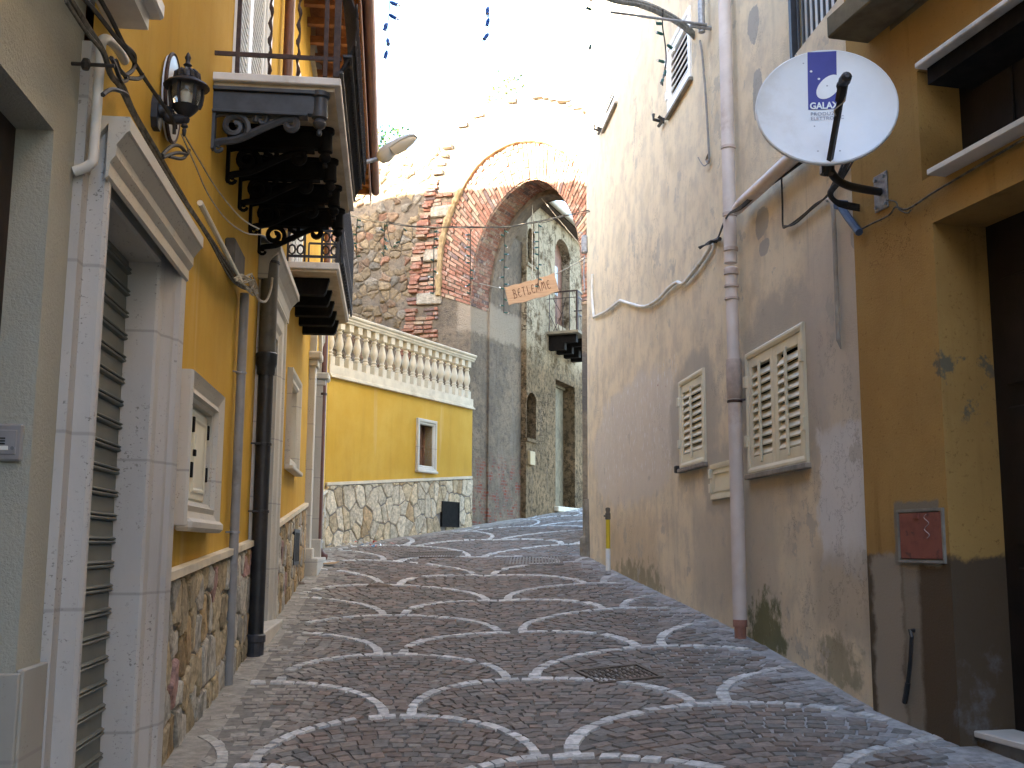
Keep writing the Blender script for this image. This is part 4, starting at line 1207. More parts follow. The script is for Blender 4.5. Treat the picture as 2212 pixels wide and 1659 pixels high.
# ------------------------------------------------------------------ right side: tan house
th = thing('tan_house', 'tall tan house with stained plaster and cream louvred shutters', 'house', Rw.P(12, 0, 1), Rw.ang)
REND = Rw.U(1270, 1150)
u_corner = Rw.U(1868, 800)
print('R', REND, u_corner)
def rb_(x0, x1, y0, y1, o=(12, 1), W_=Rw):
    a = W_.U(x1, (y0+y1)/2); b = W_.U(x0, (y0+y1)/2)
    return a-o[0], b-o[0], W_.hit((x0+x1)/2, y1)[1]-o[1], W_.hit((x0+x1)/2, y0)[1]-o[1]
def tan_mat():
    m = Mat('tan_plaster')
    big = m.noise(.75, 7, .62); mid = m.noise(3.0, 7, .66); st = m.noise(1, 7, .62, m.sc(6, 6, .45)); fine = m.noise(26, 6, .7)
    c = m.mix(m.mr(big, .36, .64), (.84, .715, .51), (.75, .64, .46))
    c = m.mix(m.mth('MULTIPLY', m.mr(mid, .44, .64), .6), c, (.58, .50, .39))
    c = m.mix(m.mth('MULTIPLY', m.mr(st, .5, .74), .35), c, (.72, .65, .50))
    c = m.mix(m.mth('MULTIPLY', m.mr(m.noise(1, 6, .62, m.sc(5, 5, .7)), .55, .76), .3), c, (.38, .335, .265))
    c = m.mix(m.mth('MULTIPLY', m.mr(m.noise(1.7, 8, .7), .5, .66), .4), c, (.56, .465, .31))
    def patch(b, soft, wob, ws, col, amt=1.0, fn=None):
        nonlocal c
        f = (fn or m.box)(*b, soft, wob, ws)
        c = m.mix(m.mth('MULTIPLY', f, amt) if amt < 1 else f, c, col); return f
    # washed grey lilac field low on the left, with scraps of torn paper
    f = patch(rb_(1285, 1480, 815, 1085), .25, .30, 1.6, (.68, .62, .535), .75, m.ell)
    fl = m.mr(m.noise(11, 3, .5, m.sc(1.7, 1.7, .75)), .60, .625)
    f2 = m.box(*rb_(1300, 1465, 815, 1040), .1, .1, 3)
    c = m.mix(m.mth('MULTIPLY', fl, m.mth('MULTIPLY', f2, .85)), c, (.80, .77, .74))
    fl = m.mr(m.noise(7, 2, .5, m.n('ShaderNodeMapping', {'Vector': m.tc(), 'Location': (3, 1, 7)}).outputs[0]), .70, .73)
    c = m.mix(m.mth('MULTIPLY', fl, m.mth('MULTIPLY', m.box(*rb_(1380, 1470, 805, 850), .05, .05, 4), .9)), c, (.30, .02, .03))
    patch(rb_(1500, 1640, 1075, 1330), .25, .12, 2.2, (.54, .475, .375), .7)
    patch(rb_(1300, 1420, 1120, 1300), .22, .1, 2.2, (.62, .48, .30), .5)
    patch(rb_(1590, 1680, 1040, 1330), .12, .08, 2.5, (.56, .49, .38), .7)
    # bare cement round the windows
    for b in ((1448, 1552, 762, 1040), (1590, 1790, 620, 1075), (1518, 1600, 965, 1110)):
        patch(rb_(*b), .35, .30, 2.2, (.47, .425, .35), .8, m.ell)
    # pale lime wash near the ochre house
    patch(rb_(1768, 1905, 905, 1235), .04, .11, 3, (.76, .735, .70), .92)
    patch(rb_(1740, 1905, 480, 905), .2, .08, 2, (.60, .52, .43), .7)
    patch(rb_(1760, 1905, 1190, 1380), .1, .1, 3, (.50, .42, .31), .7)
    # peeled scars
    for b in ((1615, 1640, 10, 100), (1626, 1647, 148, 258), (1632, 1660, 448, 512), (1640, 1662, 515, 552), (1838, 1862, 480, 540)):
        patch(rb_(*b), .06, .45, 3.5, (.42, .395, .35), .9, m.ell)
    # green algae at the foot
    patch(rb_(1622, 1692, 1290, 1440), .6, .95, 4.5, (.11, .12, .045), .85, m.ell)
    patch(rb_(1330, 1425, 1215, 1320), .6, .9, 4.5, (.20, .18, .10), .6, m.ell)
    patch(rb_(1770, 1860, 1380, 1480), .6, .9, 4.5, (.2, .18, .1), .6, m.ell)
    fk = m.mr(m.noise(1.5, 9, .68, m.n('ShaderNodeMapping', {'Vector': m.tc(), 'Location': (4, 2, 9)}).outputs[0]), .592, .602)
    c = m.mix(m.mth('MULTIPLY', fk, .6), c, (.50, .455, .375))
    ck = m.mr(m.mth('ABSOLUTE', m.mth('SUBTRACT', m.noise(.9, 8, .72), .5)), 0.0, .0035, 1, 0)
    ck = m.mth('MULTIPLY', ck, m.mr(m.noise(.6, 3, .5), .5, .6))
    c = m.mix(m.mth('MULTIPLY', ck, .75), c, (.16, .13, .10))
    dp = m.mth('MULTIPLY', m.mr(m.noise(1, 4, .55, m.sc(14, 14, .22)), .63, .68), m.mr(m.noise(.8, 4, .6), .48, .6))
    c = m.mix(m.mth('MULTIPLY', dp, .3), c, (.36, .31, .25))
    c = m.mix(m.mth('MULTIPLY', m.mr(fine, .56, .72), .35), c, (.34, .285, .225))
    pit = m.mr(m.noise(15, 6, .75), .60, .68)
    low = m.mr(m.xyz()[2], -.2, 1.2, 1, 0)
    c = m.mix(m.mth('MULTIPLY', m.mth('MULTIPLY', pit, low), .75), c, (.17, .135, .10))
    h = m.mth('ADD', m.mth('MULTIPLY', m.noise(80, 4, .7), .6), m.mth('ADD', m.noise(2.6, 7, .62), m.mth('ADD', m.mth('MULTIPLY', m.mth('MULTIPLY', pit, low), -.5), m.mth('MULTIPLY', m.mth('ADD', fk, ck), -.25))))
    return m.out(c, .92, m.bump(h, .7, .035), 0, .12)
M_TAN = tan_mat()
def rh(x0, x1, y0, y1):
    return (Rw.U(x1, (y0+y1)/2), Rw.U(x0, (y0+y1)/2), Rw.hit((x0+x1)/2, y1)[1], Rw.hit((x0+x1)/2, y0)[1])
W2 = (Rw.U(1743, 850), Rw.U(1619, 900), 2.235, 3.27)
W1 = (Rw.U(1525, 900), Rw.U(1472, 915), Rw.hit(1500, 1003)[1], Rw.hit(1497, 812)[1])
WU1 = (Rw.U(1494, 110), Rw.U(1445, 165), Rw.hit(1470, 208)[1], Rw.hit(1468, 62)[1])
WU0 = (Rw.U(1333, 180), Rw.U(1305, 210), Rw.hit(1318, 252)[1], Rw.hit(1320, 132)[1])
MD = (Rw.U(1584, 1035), Rw.U(1539, 1035), Rw.hit(1560, 1072)[1], Rw.hit(1560, 1003)[1])
print('R windows', W2, W1, WU1, WU0, MD)
WB = (7.06, Rw.U(1710, 50), Rw.hit(1720, 115)[1], 6.6)
ZT = 11.8
uh = [W2+(.1,), W1+(.1,), WU1+(.1,), WU0+(.1,), MD+(.05,), WB+(.12,)]
u_corner = 7.03
m = sheet(Rw.P, u_corner, REND, -1, ZT, uh, step=.6)
sd = V((.95, .31, 0))
e0 = Rw.P(REND, 0, 0)
def side(z, t): p = e0+sd*t+Z*z; return Rw.uz(p)
for k in range(12): m.quad([side(lerp(-1, ZT, k/12), 0), side(lerp(-1, ZT, k/12), 9), side(lerp(-1, ZT, (k+1)/12), 9), side(lerp(-1, ZT, (k+1)/12), 0)])
q = side(0, 9); m.quad([(REND, 0, ZT), side(ZT, 9), (u_corner, -9, ZT), (u_corner, 0, ZT)])
m.quad([(u_corner, 0, -1), (u_corner, -9, -1), (u_corner, -9, ZT), (u_corner, 0, ZT)]); m.quad([(u_corner, -9, -1), side(-1, 9), side(ZT, 9), (u_corner, -9, ZT)])
m.build('wall', M_TAN, th)
def shutter_window(h, leaves, parent, pitch, open_bar=True, label=None, mat=M_CREAMP):
    a, b, c, e = h; w = b-a
    m = MB(Rw.P)
    m.frame(a, b, c, e, [(-.045, -.03), (-.045, .02), (-.02, .03), (0, .03), (.012, .022), (.012, -.01)])
    wo = m.build('window', mat, parent, label=label)
    m = MB(Rw.P); a2, b2, c2, e2 = a+.045, b-.045, c+.045, e-.045
    bars = MB(Rw.P); dark = MB(Rw.P)
    for i in range(leaves):
        p = lerp(a2, b2, i/leaves)+.003; q = lerp(a2, b2, (i+1)/leaves)-.003
        s = min(.085, (q-p)*.2)
        for x0, x1 in ((p, p+s), (q-s, q)): m.box(x0, x1, -.03, .012, c2, e2, .003)
        m.box(p+s, q-s, -.03, .012, c2, c2+.085, .003); m.box(p+s, q-s, -.03, .012, e2-.085, e2, .003)
        z = c2+.09
        while z < e2-.09-pitch*.8:
            vs = [m.v(u, nn, zz) for u in (p+s, q-s) for nn, zz in ((-.028, z+pitch*.92), (-.02, z+pitch*1.0), (.014, z+.010), (.006, z+.0))]
            for qq in ((0, 1, 5, 4), (1, 2, 6, 5), (2, 3, 7, 6), (3, 0, 4, 7), (0, 3, 2, 1), (4, 5, 6, 7)): m.f([vs[k] for k in qq])
            z += pitch
        if open_bar: bars.box(lerp(p, q, .52)-.022, lerp(p, q, .52)+.022, .014, .03, c2+.03, e2-.06, .003)
    sh = m.build('shutter', mat, wo)
    if open_bar: split(bars.build('tilt_bar', mat, wo))
    else: bars.bm.free()
    dark.quad([(a, -.09, c), (b, -.09, c), (b, -.09, e), (a, -.09, e)]); dark.build('dark_room', M_BLACK, wo)
    hg = MB(Rw.P)
    for t in (.22, .72):
        hg.box(b-.03, b+.035, .02, .045, lerp(c, e, t), lerp(c, e, t)+.10, .004)
        if leaves > 1: hg.box(a-.02, a+.03, .02, .045, lerp(c, e, t), lerp(c, e, t)+.10, .004)
    split(hg.build('hinge', mat, wo))
    sl = MB(Rw.P); sl.box(a-.04, b+.04, -.02, .05, c-.055, c-.013, .006); sl.build('sill', plain('cement_sill', (.26, .235, .20), .9, .2, 8, .3), wo)
    return wo
shutter_window(W2, 2, th, .074, label='wide cream louvred window with two leaves')
shutter_window(W1, 1, th, .074, label='small cream louvred window with one leaf')
shutter_window(WU1, 1, th, .085, False, 'upper white louvred window', M_WHITE)
shutter_window(WU0, 1, th, .085, False, 'upper white louvred window by the corner', M_WHITE)
a, b, c, e = MD
m = MB(Rw.P); m.frame(a, b, c, e, [(-.03, -.03), (-.03, .015), (0, .02), (.02, .02), (.02, -.01)]); m.box(a+.03, b-.03, -.03, .005, c+.03, e-.03); m.frame(a+.09, b-.09, c+.08, e-.08, [(0, .004), (.0, .016), (.03, .016), (.03, .004)])
md = m.build('meter_door', M_CREAMP, th)
m = MB(Rw.P)
for t in (.15, .62): m.box(b-.02, b+.035, .015, .035, lerp(c, e, t), lerp(c, e, t)+.09, .004)
split(m.build('hinge', M_CREAMP, md))
# barred white window at the top
a, b, c, e = WB
m = MB(Rw.P); m.box(a, b, -.11, -.08, c, e); wbd = m.build('white_blind', M_WHITE, th)
m = MB(Rw.P)
k = 0; u = b-.02
while u > a: m.tube([(u, -.01, c), (u, -.01, e)], .011, 6); u -= .105
m.box(b-.045, b+.01, -.04, .02, c-.1, e)
split(m.build('window_bar', M_IRON, wbd))
# battered stone at the corner foot, wall hooks
zf = zgp(e0)
m = MB(Rw.P)
m.prism([(REND-.25, zf-.3), (REND+.12, zf-.3), (REND+.10, zf+.30), (REND+.06, zf+.62), (REND+.02, zf+.95), (REND-.1, zf+.95)], -.35, .07)
m.box(REND-.15, REND+.16, -.3, .12, zf-.3, zf+.34, .04)
m.build('corner_stone', plain('corner_cement', (.30, .26, .20), .95, .3, 5, 1.0, bdist=.03), th)
for i, (px, py) in enumerate(((1418, 262), (1288, 282))):
    u, z = Rw.hit(px, py, .1)
    m = MB(Rw.P); m.tube([(u-.12, .04, z-.02), (u+.14, .04, z+.0)], .022, 6); m.tube([(u+.02, .0, z), (u+.02, .13, z+.03), (u+.02, .13, z+.10)], .02, 6); m.tube([(u-.1, .04, z-.02), (u-.1, .1, z+.02)], .02, 6)
    single(m, 'wall_hook', M_IRON, ['black iron hook on the tan wall below the upper louvred window', 'black iron hook high on the corner of the tan house'][i], 'hook', None, Rw.ang, 'hooks on the tan wall')
# ------------------------------------------------------------------ ochre house
M_WOODX = plain('blackened_wood', (.014, .009, .007), .7, .3, 6, .2)
och = thing('ochre_house', 'dull ochre plastered house with a black doorway, marble sills and a red hatch', 'house', OC.P(6.6, 0, .55), OC.ang)
uC = 7.205
uD = OC.U(2042, 1000)
zd1 = OC.hit(2035, 472)[1]; zsill = OC.hit(2050, 378)[1]; zb1 = OC.hit(2030, 112)[1]
uW = OC.U(1985, 260)
print('OC', uC, uD, zd1, zsill, zb1, uW)
oo_ = (6.6, .55)
def och_mat():
    m = Mat('ochre_plaster')
    big = m.noise(1.2, 6, .62); fine = m.noise(34, 5, .7); st = m.noise(1, 6, .6, m.sc(7, 7, .5))
    c = m.mix(m.mr(big, .36, .66), (.40, .25, .085), (.34, .205, .07))
    c = m.mix(m.mth('MULTIPLY', m.mr(fine, .56, .72), .5), c, (.11, .058, .02))
    c = m.mix(m.mth('MULTIPLY', m.mr(st, .55, .72), .35), c, (.16, .09, .03))
    x, y, z = m.xyz()
    def patch(b, soft, wob, ws, col, amt=1.0):
        nonlocal c
        f = m.box(*b, soft, wob, ws); c = m.mix(m.mth('MULTIPLY', f, amt), c, col)
    zl = OC.hit(1960, 1200)[1]-oo_[1]
    patch((-3, 1.2, -3, zl), .02, .06, 3.5, (.10, .073, .048))
    patch(rb_(1890, 1952, 1192, 1560, oo_, OC)[:2]+(-2, zl+.01), .03, .05, 5, (.33, .285, .225), .9)
    patch(rb_(1955, 1990, 1192, 1560, oo_, OC)[:2]+(-2, zl+.04), .03, .03, 5, (.26, .225, .175), .9)
    patch(rb_(1932, 2031, 1082, 1222, oo_, OC), .012, .02, 8, (.22, .195, .155), .95)
    patch((-3, -.38, -.15, .75), .10, .25, 2.5, (.20, .205, .215), .9)
    patch((-3, -.36, .1, 1.9), .03, .05, 6, (.045, .047, .052), .7)
    patch((-.62, -.30, 1.72, 2.1), .03, .22, 4, (.125, .118, .088), .9)
    # cracks
    cr = m.mr(m.mth('ABSOLUTE', m.mth('SUBTRACT', m.noise(1.3, 6, .75), .5)), .0, .0045, 1, 0)
    c = m.mix(m.mth('MULTIPLY', m.mth('MULTIPLY', cr, m.box(*rb_(1870, 2020, 440, 560, oo_, OC), .05, .05, 4)), .8), c, (.07, .035, .015))
    h = m.mth('ADD', m.noise(70, 4, .7), m.noise(4, 6, .6))
    return m.out(c, .92, m.bump(h, .45, .01), 0, .12)
M_OCH = och_mat()
m = sheet(OC.P, -4, uC, -1, 13, [(uD-1.5, uD, -1, zd1, .36), (uW-1.5, uW, zsill+.05, zb1-.02, .30)], step=.8)
m.quad([(uC, 0, -1), (uC, -.6, -1), (uC, -.6, 11.5), (uC, 0, 11.5)]); m.quad([(-4, 0, 11.5), (uC, 0, 11.5), (uC, -8, 11.5), (-4, -8, 11.5)]); m.quad([(-4, 0, -1), (-4, -8, -1), (-4, -8, 11.5), (-4, 0, 11.5)])
m.build('wall', M_OCH, och)
m = MB(OC.P); a, b = uD-1.5, uD
m.box(a, b, -.42, -.355, -.5, zd1)
for i in range(3):
    p = a+.1+i*.46
    for z0_, z1_ in ((.85, 1.5), (1.62, 2.4), (2.52, 3.15)): m.box(p, p+.36, -.355, -.335, z0_, z1_, .012)
m.build('door', M_WOODX, och)
m = MB(OC.P); a, b = uW-1.5, uW
m.box(a, b, -.34, -.29, zsill, zb1)
for i in range(3): m.box(a+.1+i*.46, a+.46+i*.46, -.29, -.275, zsill+.15, zb1-.1, .01)
m.build('upper_door', M_WOODX, och)
m = MB(OC.P)
zst = OC.hit(2081, 1571, -.10)[1]
m.box(uD-1.5, uD-.002, -.34, -.085, zst-.035, zst, .006)
m.build('doorstep', M_MARB, och)
m = MB(OC.P); m.box(uD-1.5, uD-.001, -.3, -.11, -.5, zst-.037); m.build('step_riser', M_OCH, och)
m = MB(OC.P); us_, _ = OC.hit(2009, 395, .10); m.box(us_-2.2, us_, -.29, .12, zsill+.0, zsill+.034, .004)
m.build('window_sill', M_MARB, och, label='white marble sill strip')
m = MB(OC.P); p_ = OC.hit(1982, 150, .3); zb2 = p_[1]
m.box(p_[0]-2.4, p_[0], -.02, .32, zb2+.0, zb2+.032, .006)
sl = m.build('balcony', M_MARB, och, label='white marble edged balcony slab, dark underneath')
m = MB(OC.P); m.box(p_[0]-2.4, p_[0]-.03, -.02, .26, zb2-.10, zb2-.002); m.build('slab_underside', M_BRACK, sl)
m = MB(OC.P)
ua = OC.hit(1786, 78, .30); ub_ = OC.hit(1868, 5, .3)
print('beam', ua, ub_)
m.box(ua[0]-2.0, ua[0], .0, .30, ua[1]-.02, ua[1]+.13, .01)
m.box(ua[0]-2.0, ua[0]-.25, -.5, .001, ua[1]-.05, ua[1]+.13)
m.build('concrete_ledge', plain('mossy_concrete', (.15, .13, .085), .95, .3, 4, .6, dirt=(.08, .075, .04)), och)
# red metal hatch let into the wall
h = (OC.U(2040, 1155), OC.U(1945, 1155), OC.hit(1995, 1212)[1], OC.hit(1990, 1103)[1])
ht = thing('meter_hatch', 'rust red metal hatch with faded scrawl low on the ochre wall', 'hatch', OC.P((h[0]+h[1])/2, 0, h[2]), OC.ang)
a, b, c, e = h
m = MB(OC.P); m.frame(a, b, c, e, [(-.006, .0), (-.006, .014), (.010, .015), (.012, -.005)]); m.build('frame', plain('hatch_frame', (.22, .21, .185), .7, .2, 8, .1), ht)
def hatch_mat():
    m = Mat('red_hatch_paint')
    c = m.mix(m.mr(m.noise(6, 6, .7), .4, .65), (.25, .085, .065), (.19, .062, .05))
    c = m.mix(m.mth('MULTIPLY', m.mr(m.noise(16, 5, .6, m.sc(1, 1, 1)), .60, .66), .8), c, (.09, .045, .045))
    c = m.mix(m.mr(m.noise(5, 8, .8), .66, .7), c, (.06, .03, .02))
    return m.out(c, .6, m.bump(m.noise(40, 4), .2, .003))
m = MB(OC.P); m.box(a+.012, b-.012, .0, .012, c+.012, e-.012, .003); m.box((a+b)/2-.0, (a+b)/2+.05, .012, .022, e-.045, e-.015); hd = m.build('door', hatch_mat(), ht)
m = MB(OC.P)
wz = lerp(c, e, .92); wu = lerp(a, b, .33)
pts = [(wu+.022*math.sin(i*1.15), .0145, wz-i*.0125) for i in range(12)]
m.tube(catmull(pts, 4), .003, 4)
m.build('chalk_scrawl', plain('chalk', (.42, .33, .32), .9, .1, 5, 0), hd)
m = MB(OC.P)
q = [OC.hit(*p, .04) for p in ((1962, 1362), (1966, 1375), (1963, 1430), (1958, 1475))]
m.tube([(q[0][0], .0, q[0][1])]+[(u, .03, z) for u, z in q], .012, 7); m.tube([(q[3][0], .03, q[3][1]), (q[3][0]+.02, .03, q[3][1]-.06), (q[3][0]+.06, .02, q[3][1]-.12)], .016, 7)
single(m, 'water_pipe', M_PVCB, 'short black pipe stub below the red hatch', 'pipe', None, OC.ang)
# ------------------------------------------------------------------ helpers for things that hang on walls
def solve_n(W_, px, py, u):
    lo, hi = -.5, 1.6
    for _ in range(50):
        mid = (lo+hi)/2
        if ((W_.hit(px, py, mid)[0]-u) > 0) == (W_.hit(px, py, 1.6)[0] > W_.hit(px, py, -.5)[0]): hi = mid
        else: lo = mid
    return (lo+hi)/2
def ground_hit(px, py):
    r = ray(px, py); t = 4.0; prevt = t
    while t < 60:
        p = CAM+r*t
        if p.z < zg(p.x, p.y): break
        prevt = t; t += .1
    for _ in range(25):
        mid = (prevt+t)/2; p = CAM+r*mid
        if p.z < zg(p.x, p.y): t = mid
        else: prevt = mid
    return CAM+r*t
def wallpts(W_, pts, n=.03, k=4):
    q = [(lambda h: (h[0], (p[2] if len(p) > 2 else n), h[1]))(W_.hit(p[0], p[1], p[2] if len(p) > 2 else n)) for p in pts]
    return catmull(q, k) if k else q
def text_mesh(s, size, mapf, name, mat, parent, off=0.0, space=1.0, sx=1.0):
    cu = bpy.data.curves.new('t', 'FONT'); cu.body = s; cu.size = size; cu.offset = off; cu.space_character = space; cu.resolution_u = 3
    o = bpy.data.objects.new('t', cu); COL.objects.link(o)
    dg = bpy.context.evaluated_depsgraph_get(); me = bpy.data.meshes.new_from_object(o.evaluated_get(dg))
    bpy.data.objects.remove(o); 
    M = WM[parent.name].inverted()
    for v in me.vertices: v.co = M @ mapf(v.co.x*sx, v.co.y)
    me.materials.clear(); me.materials.append(mat); me.name = name
    o = bpy.data.objects.new(name, me); COL.objects.link(o); o.parent = parent; WM[o.name] = WM[parent.name]
    return o

# ------------------------------------------------------------------ satellite dish
Cd = at_depth(1785, 228, 6.25)
vv_ = (CAM-Cd).normalized()
upc = V((0, 0, 1)); upi = (upc-vv_*upc.dot(vv_)).normalized(); ri_ = upi.cross(vv_).normalized()
nd_ = (vv_*math.cos(math.radians(37))+(upi*.985+ri_*.17)*math.sin(math.radians(37))).normalized()
ex_ = (ri_-nd_*ri_.dot(nd_)).normalized(); ey_ = nd_.cross(ex_).normalized()
RD_ = .404
def S_(x, y, off=0): 
    r2 = (x*x+y*y)/(RD_*RD_); return Cd+ex_*x+ey_*y+nd_*(-.065*(1-r2)+off)
pl_u, pl_z = OC.hit(1905, 415)
sd_ = thing('satellite_dish', 'white satellite dish with a blue logo on a bracket of the ochre house', 'dish', OC.P(pl_u, 0, pl_z-.12), OC.ang)
m = MB(); NR, NA = 7, 56
def disc(m, off):
    rings = [[m.bm.verts.new(S_(RD_*i/NR*math.cos(2*PI*k/NA), RD_*i/NR*math.sin(2*PI*k/NA), off)) for k in range(NA)] for i in range(1, NR+1)]
    c = m.bm.verts.new(S_(0, 0, off))
    for k in range(NA): m.f([c, rings[0][k], rings[0][(k+1) % NA]])
    for i in range(NR-1):
        for k in range(NA): m.f([rings[i][k], rings[i+1][k], rings[i+1][(k+1) % NA], rings[i][(k+1) % NA]])
    return rings[-1]
a = disc(m, 0); b = disc(m, -.012)
rim = []
for rr, off in ((RD_+.006, .002), (RD_+.014, -.006), (RD_+.016, -.022), (RD_+.008, -.03)):
    rim.append([m.bm.verts.new(S_(rr*math.cos(2*PI*k/NA), rr*math.sin(2*PI*k/NA), off)) for k in range(NA)])
prev = a
for rg in rim+[b]:
    for k in range(NA): m.f([prev[k], prev[(k+1) % NA], rg[(k+1) % NA], rg[k]])
    prev = rg
M_DISH = plain('dish_paint', (.70, .73, .75), .45, .04, 3, 0, 0, .4, dirt=(.62, .63, .62))
m.build('reflector', M_DISH, sd_, smooth=True)
M_BLUE = plain('logo_blue', (.035, .04, .26), .5, .08, 6, 0)
m = MB(); nx, ny = 6, 12
for i in range(nx):
    for j in range(ny):
        q = [(lerp(-.101, .072, (i+a)/nx), lerp(.018, .402, (j+b)/ny)) for a, b in ((0, 0), (1, 0), (1, 1), (0, 1))]
        m.f([m.bm.verts.new(S_(x, y, .0025)) for x, y in q])
lg = m.build('logo_panel', M_BLUE, sd_)
m = MB()
def ell(m, cx, cy, ra, rb2, ang, off, n=28):
    vs = []
    for k in range(n):
        t = 2*PI*k/n; x = ra*math.cos(t); y = rb2*math.sin(t)
        vs.append(m.bm.verts.new(S_(cx+x*math.cos(ang)-y*math.sin(ang), cy+x*math.sin(ang)+y*math.cos(ang), off)))
    m.f(vs)
ell(m, .022, .172, .092, .058, math.radians(52), .005)
ell(m, -.080, .28, .008, .007, 0, .005, 10); ell(m, -.034, .23, .008, .007, 0, .005, 10)
m.build('logo_mark', M_DISH, lg)
m = MB(); ell(m, .014, .18, .006, .005, 0, .0075, 10); ell(m, -.17, .385, .005, .004, 0, .004, 10); ell(m, -.126, .332, .005, .004, 0, .004, 10); ell(m, -.068, -.107, .005, .005, 0, .004, 10); ell(m, -.056, -.31, .006, .006, 0, .004, 10); ell(m, .07, -.315, .006, .006, 0, .004, 10)
m.build('rivet', M_GALV, sd_, label='dark rivet dots on the reflector')
text_mesh('GALAXY', .066, lambda x, y: S_(-.092+x, .022+y, .0055), 'lettering', M_DISH, lg, .0022, .98, .80)
text_mesh('PRODUZIO', .036, lambda x, y: S_(-.089+x, -.026+y, .004), 'lettering', plain('logo_grey', (.22, .23, .30), .6, .05, 5, 0), sd_, 0, 1.1, .93)
text_mesh('ELETTRONIC', .036, lambda x, y: S_(-.089+x, -.060+y, .004), 'lettering', bpy.data.materials['logo_grey'], sd_, 0, 1.0, .93)
M_ARM = plain('dark_grey_metal', (.030, .028, .028), .5, .25, 12, .05, .2, .4)
pl = at_depth(1822, 178, 5.82); pb = at_depth(1788, 372, 6.22)
m = MB(); ax = (pl-pb).normalized()
m.tube([pb-ax*.02, lerp(pb, pl, .86)], .020, 4, world=True)
m.build('feed_arm', M_ARM, sd_)
m = MB()
ld = (Cd-ey_*.05-pl).normalized()
m.tube([pl-ld*.09, pl-ld*.075, pl-ld*.02, pl, pl+ld*.015, pl+ld*.03, pl+ld*.05], [.012, .030, .034, .028, .022, .030, .030], 12, world=True)
m.tube([lerp(pb, pl, .80), lerp(pb, pl, .97)], .030, 6, world=True)
m.build('receiver_head', M_ARM, sd_)
q = at_depth(1905, 415, 0.0) if False else OC.P(pl_u, .012, pl_z)
m = MB(OC.P); m.box(pl_u-.075, pl_u+.075, 0, .012, pl_z-.12, pl_z+.12, .004)
for du in (-.05, .05):
    for dz in (-.09, .09): m.tube([(pl_u+du, .01, pl_z+dz), (pl_u+du, .024, pl_z+dz)], .012, 6)
m.build('wall_plate', M_GALV, sd_)
m = MB()
pp = [OC.P(pl_u, .01, pl_z), at_depth(1862, 408, 6.60), at_depth(1832, 401, 6.50), at_depth(1808, 388, 6.42), at_depth(1792, 365, 6.36), at_depth(1786, 335, 6.34), at_depth(1784, 280, 6.34)]
m.tube([V(p) for p in catmull([tuple(p) for p in pp], 5)], .026, 10, world=True)
m.build('mast', M_ARM, sd_, smooth=True)
m = MB(); c = at_depth(1786, 352, 6.30); m.tube([c+V((0, 0, .07)), c-V((0, 0, .07))], .045, 6, world=True); m.build('clamp', M_ARM, sd_)
m = MB(); pts = [pl-ax*.03, lerp(pb, pl, .80)+V((.015, -.03, -.01)), lerp(pb, pl, .68)+V((-.03, -.03, 0)), lerp(pb, pl, .62)]
m.tube([V(p) for p in catmull([tuple(p) for p in pts], 5)], .004, 5, world=True); m.build('cable', M_CABLEL, sd_)

# ------------------------------------------------------------------ wall lantern and oval sign
ul_ = L.U(331, 245)
nl_ = solve_n(L, 400, 245, ul_)
print('lantern', ul_, nl_)
zz = lambda y: L.hit(400, y, nl_)[1]
wl = thing('wall_lantern', 'black wall lantern with amber glass, finial on top, on the yellow wall', 'lantern', L.P(ul_, 0, zz(305)), L.ang)
pz = [L.hit(331, y)[1] for y in (282, 205)]
m = MB(L.P); m.prism([(ul_-.055, pz[0]+.04), (ul_-.03, pz[0]), (ul_+.03, pz[0]), (ul_+.055, pz[0]+.04), (ul_+.055, pz[1]-.05), (ul_+.03, pz[1]), (ul_-.03, pz[1]), (ul_-.055, pz[1]-.05)], 0, .03)
m.build('back_plate', M_IRON, wl)
m = MB(L.P); za = zz(258)
m.tube(catmull([(ul_, .02, (pz[0]+pz[1])/2+.01), (ul_, .06, za+.03), (ul_, nl_*.5, za-.005), (ul_, nl_, za)], 5), [.034]*3+[.03]*4+[.024]*9, 10)
m.build('arm', M_IRON, wl, smooth=True)
s_ = (zz(112)-zz(300))/.46
h = lambda y: zz(y)
m = MB(L.P)
m.lathe([(r_*.78, z_) for r_, z_ in [(.001, h(301)), (.010, h(297)), (.014, h(285)), (.009, h(281)), (.022, h(277)), (.020, h(273)), (.010, h(270)), (.026, h(265)), (.030, h(258)), (.022, h(254)), (.040, h(249)), (.055, h(243)), (.075, h(234)), (.082, h(229)), (.074, h(229)), (.001, h(231))]], ul_, nl_, 18)
m.build('body', M_IRON, wl, smooth=True)
m = MB(L.P)
m.lathe([(r_*.78, z_) for r_, z_ in [(.135, h(183)), (.138, h(181)), (.120, h(174)), (.078, h(165)), (.073, h(162)), (.070, h(150)), (.050, h(143)), (.020, h(138)), (.014, h(133)), (.026, h(128)), (.014, h(123)), (.013, h(117)), (.019, h(110)), (.010, h(100)), (.001, h(96))]], ul_, nl_, 20)
for k in range(12):
    t = 2*PI*k/12; m.tube([(ul_+.058*math.cos(t), nl_+.058*math.sin(t), h(164)), (ul_+.055*math.cos(t), nl_+.055*math.sin(t), h(150)), (ul_+.035*math.cos(t), nl_+.035*math.sin(t), h(142))], .008, 4)
m.build('hat', M_IRON, wl, smooth=True)
m = MB(L.P)
for k in range(6):
    t = 2*PI*k/6+.3; m.tube([(ul_+r*math.cos(t), nl_+r*math.sin(t), h(y)) for r, y in ((.061, 231), (.070, 220), (.075, 200), (.072, 180))], .009, 5)
m.build('cage', M_IRON, wl)
m = MB(L.P); m.lathe([(r_*.78, z_) for r_, z_ in [(.070, h(230)), (.082, h(220)), (.089, h(200)), (.086, h(181))]], ul_, nl_, 24); m.build('glass', M_GLASS, wl, smooth=True)
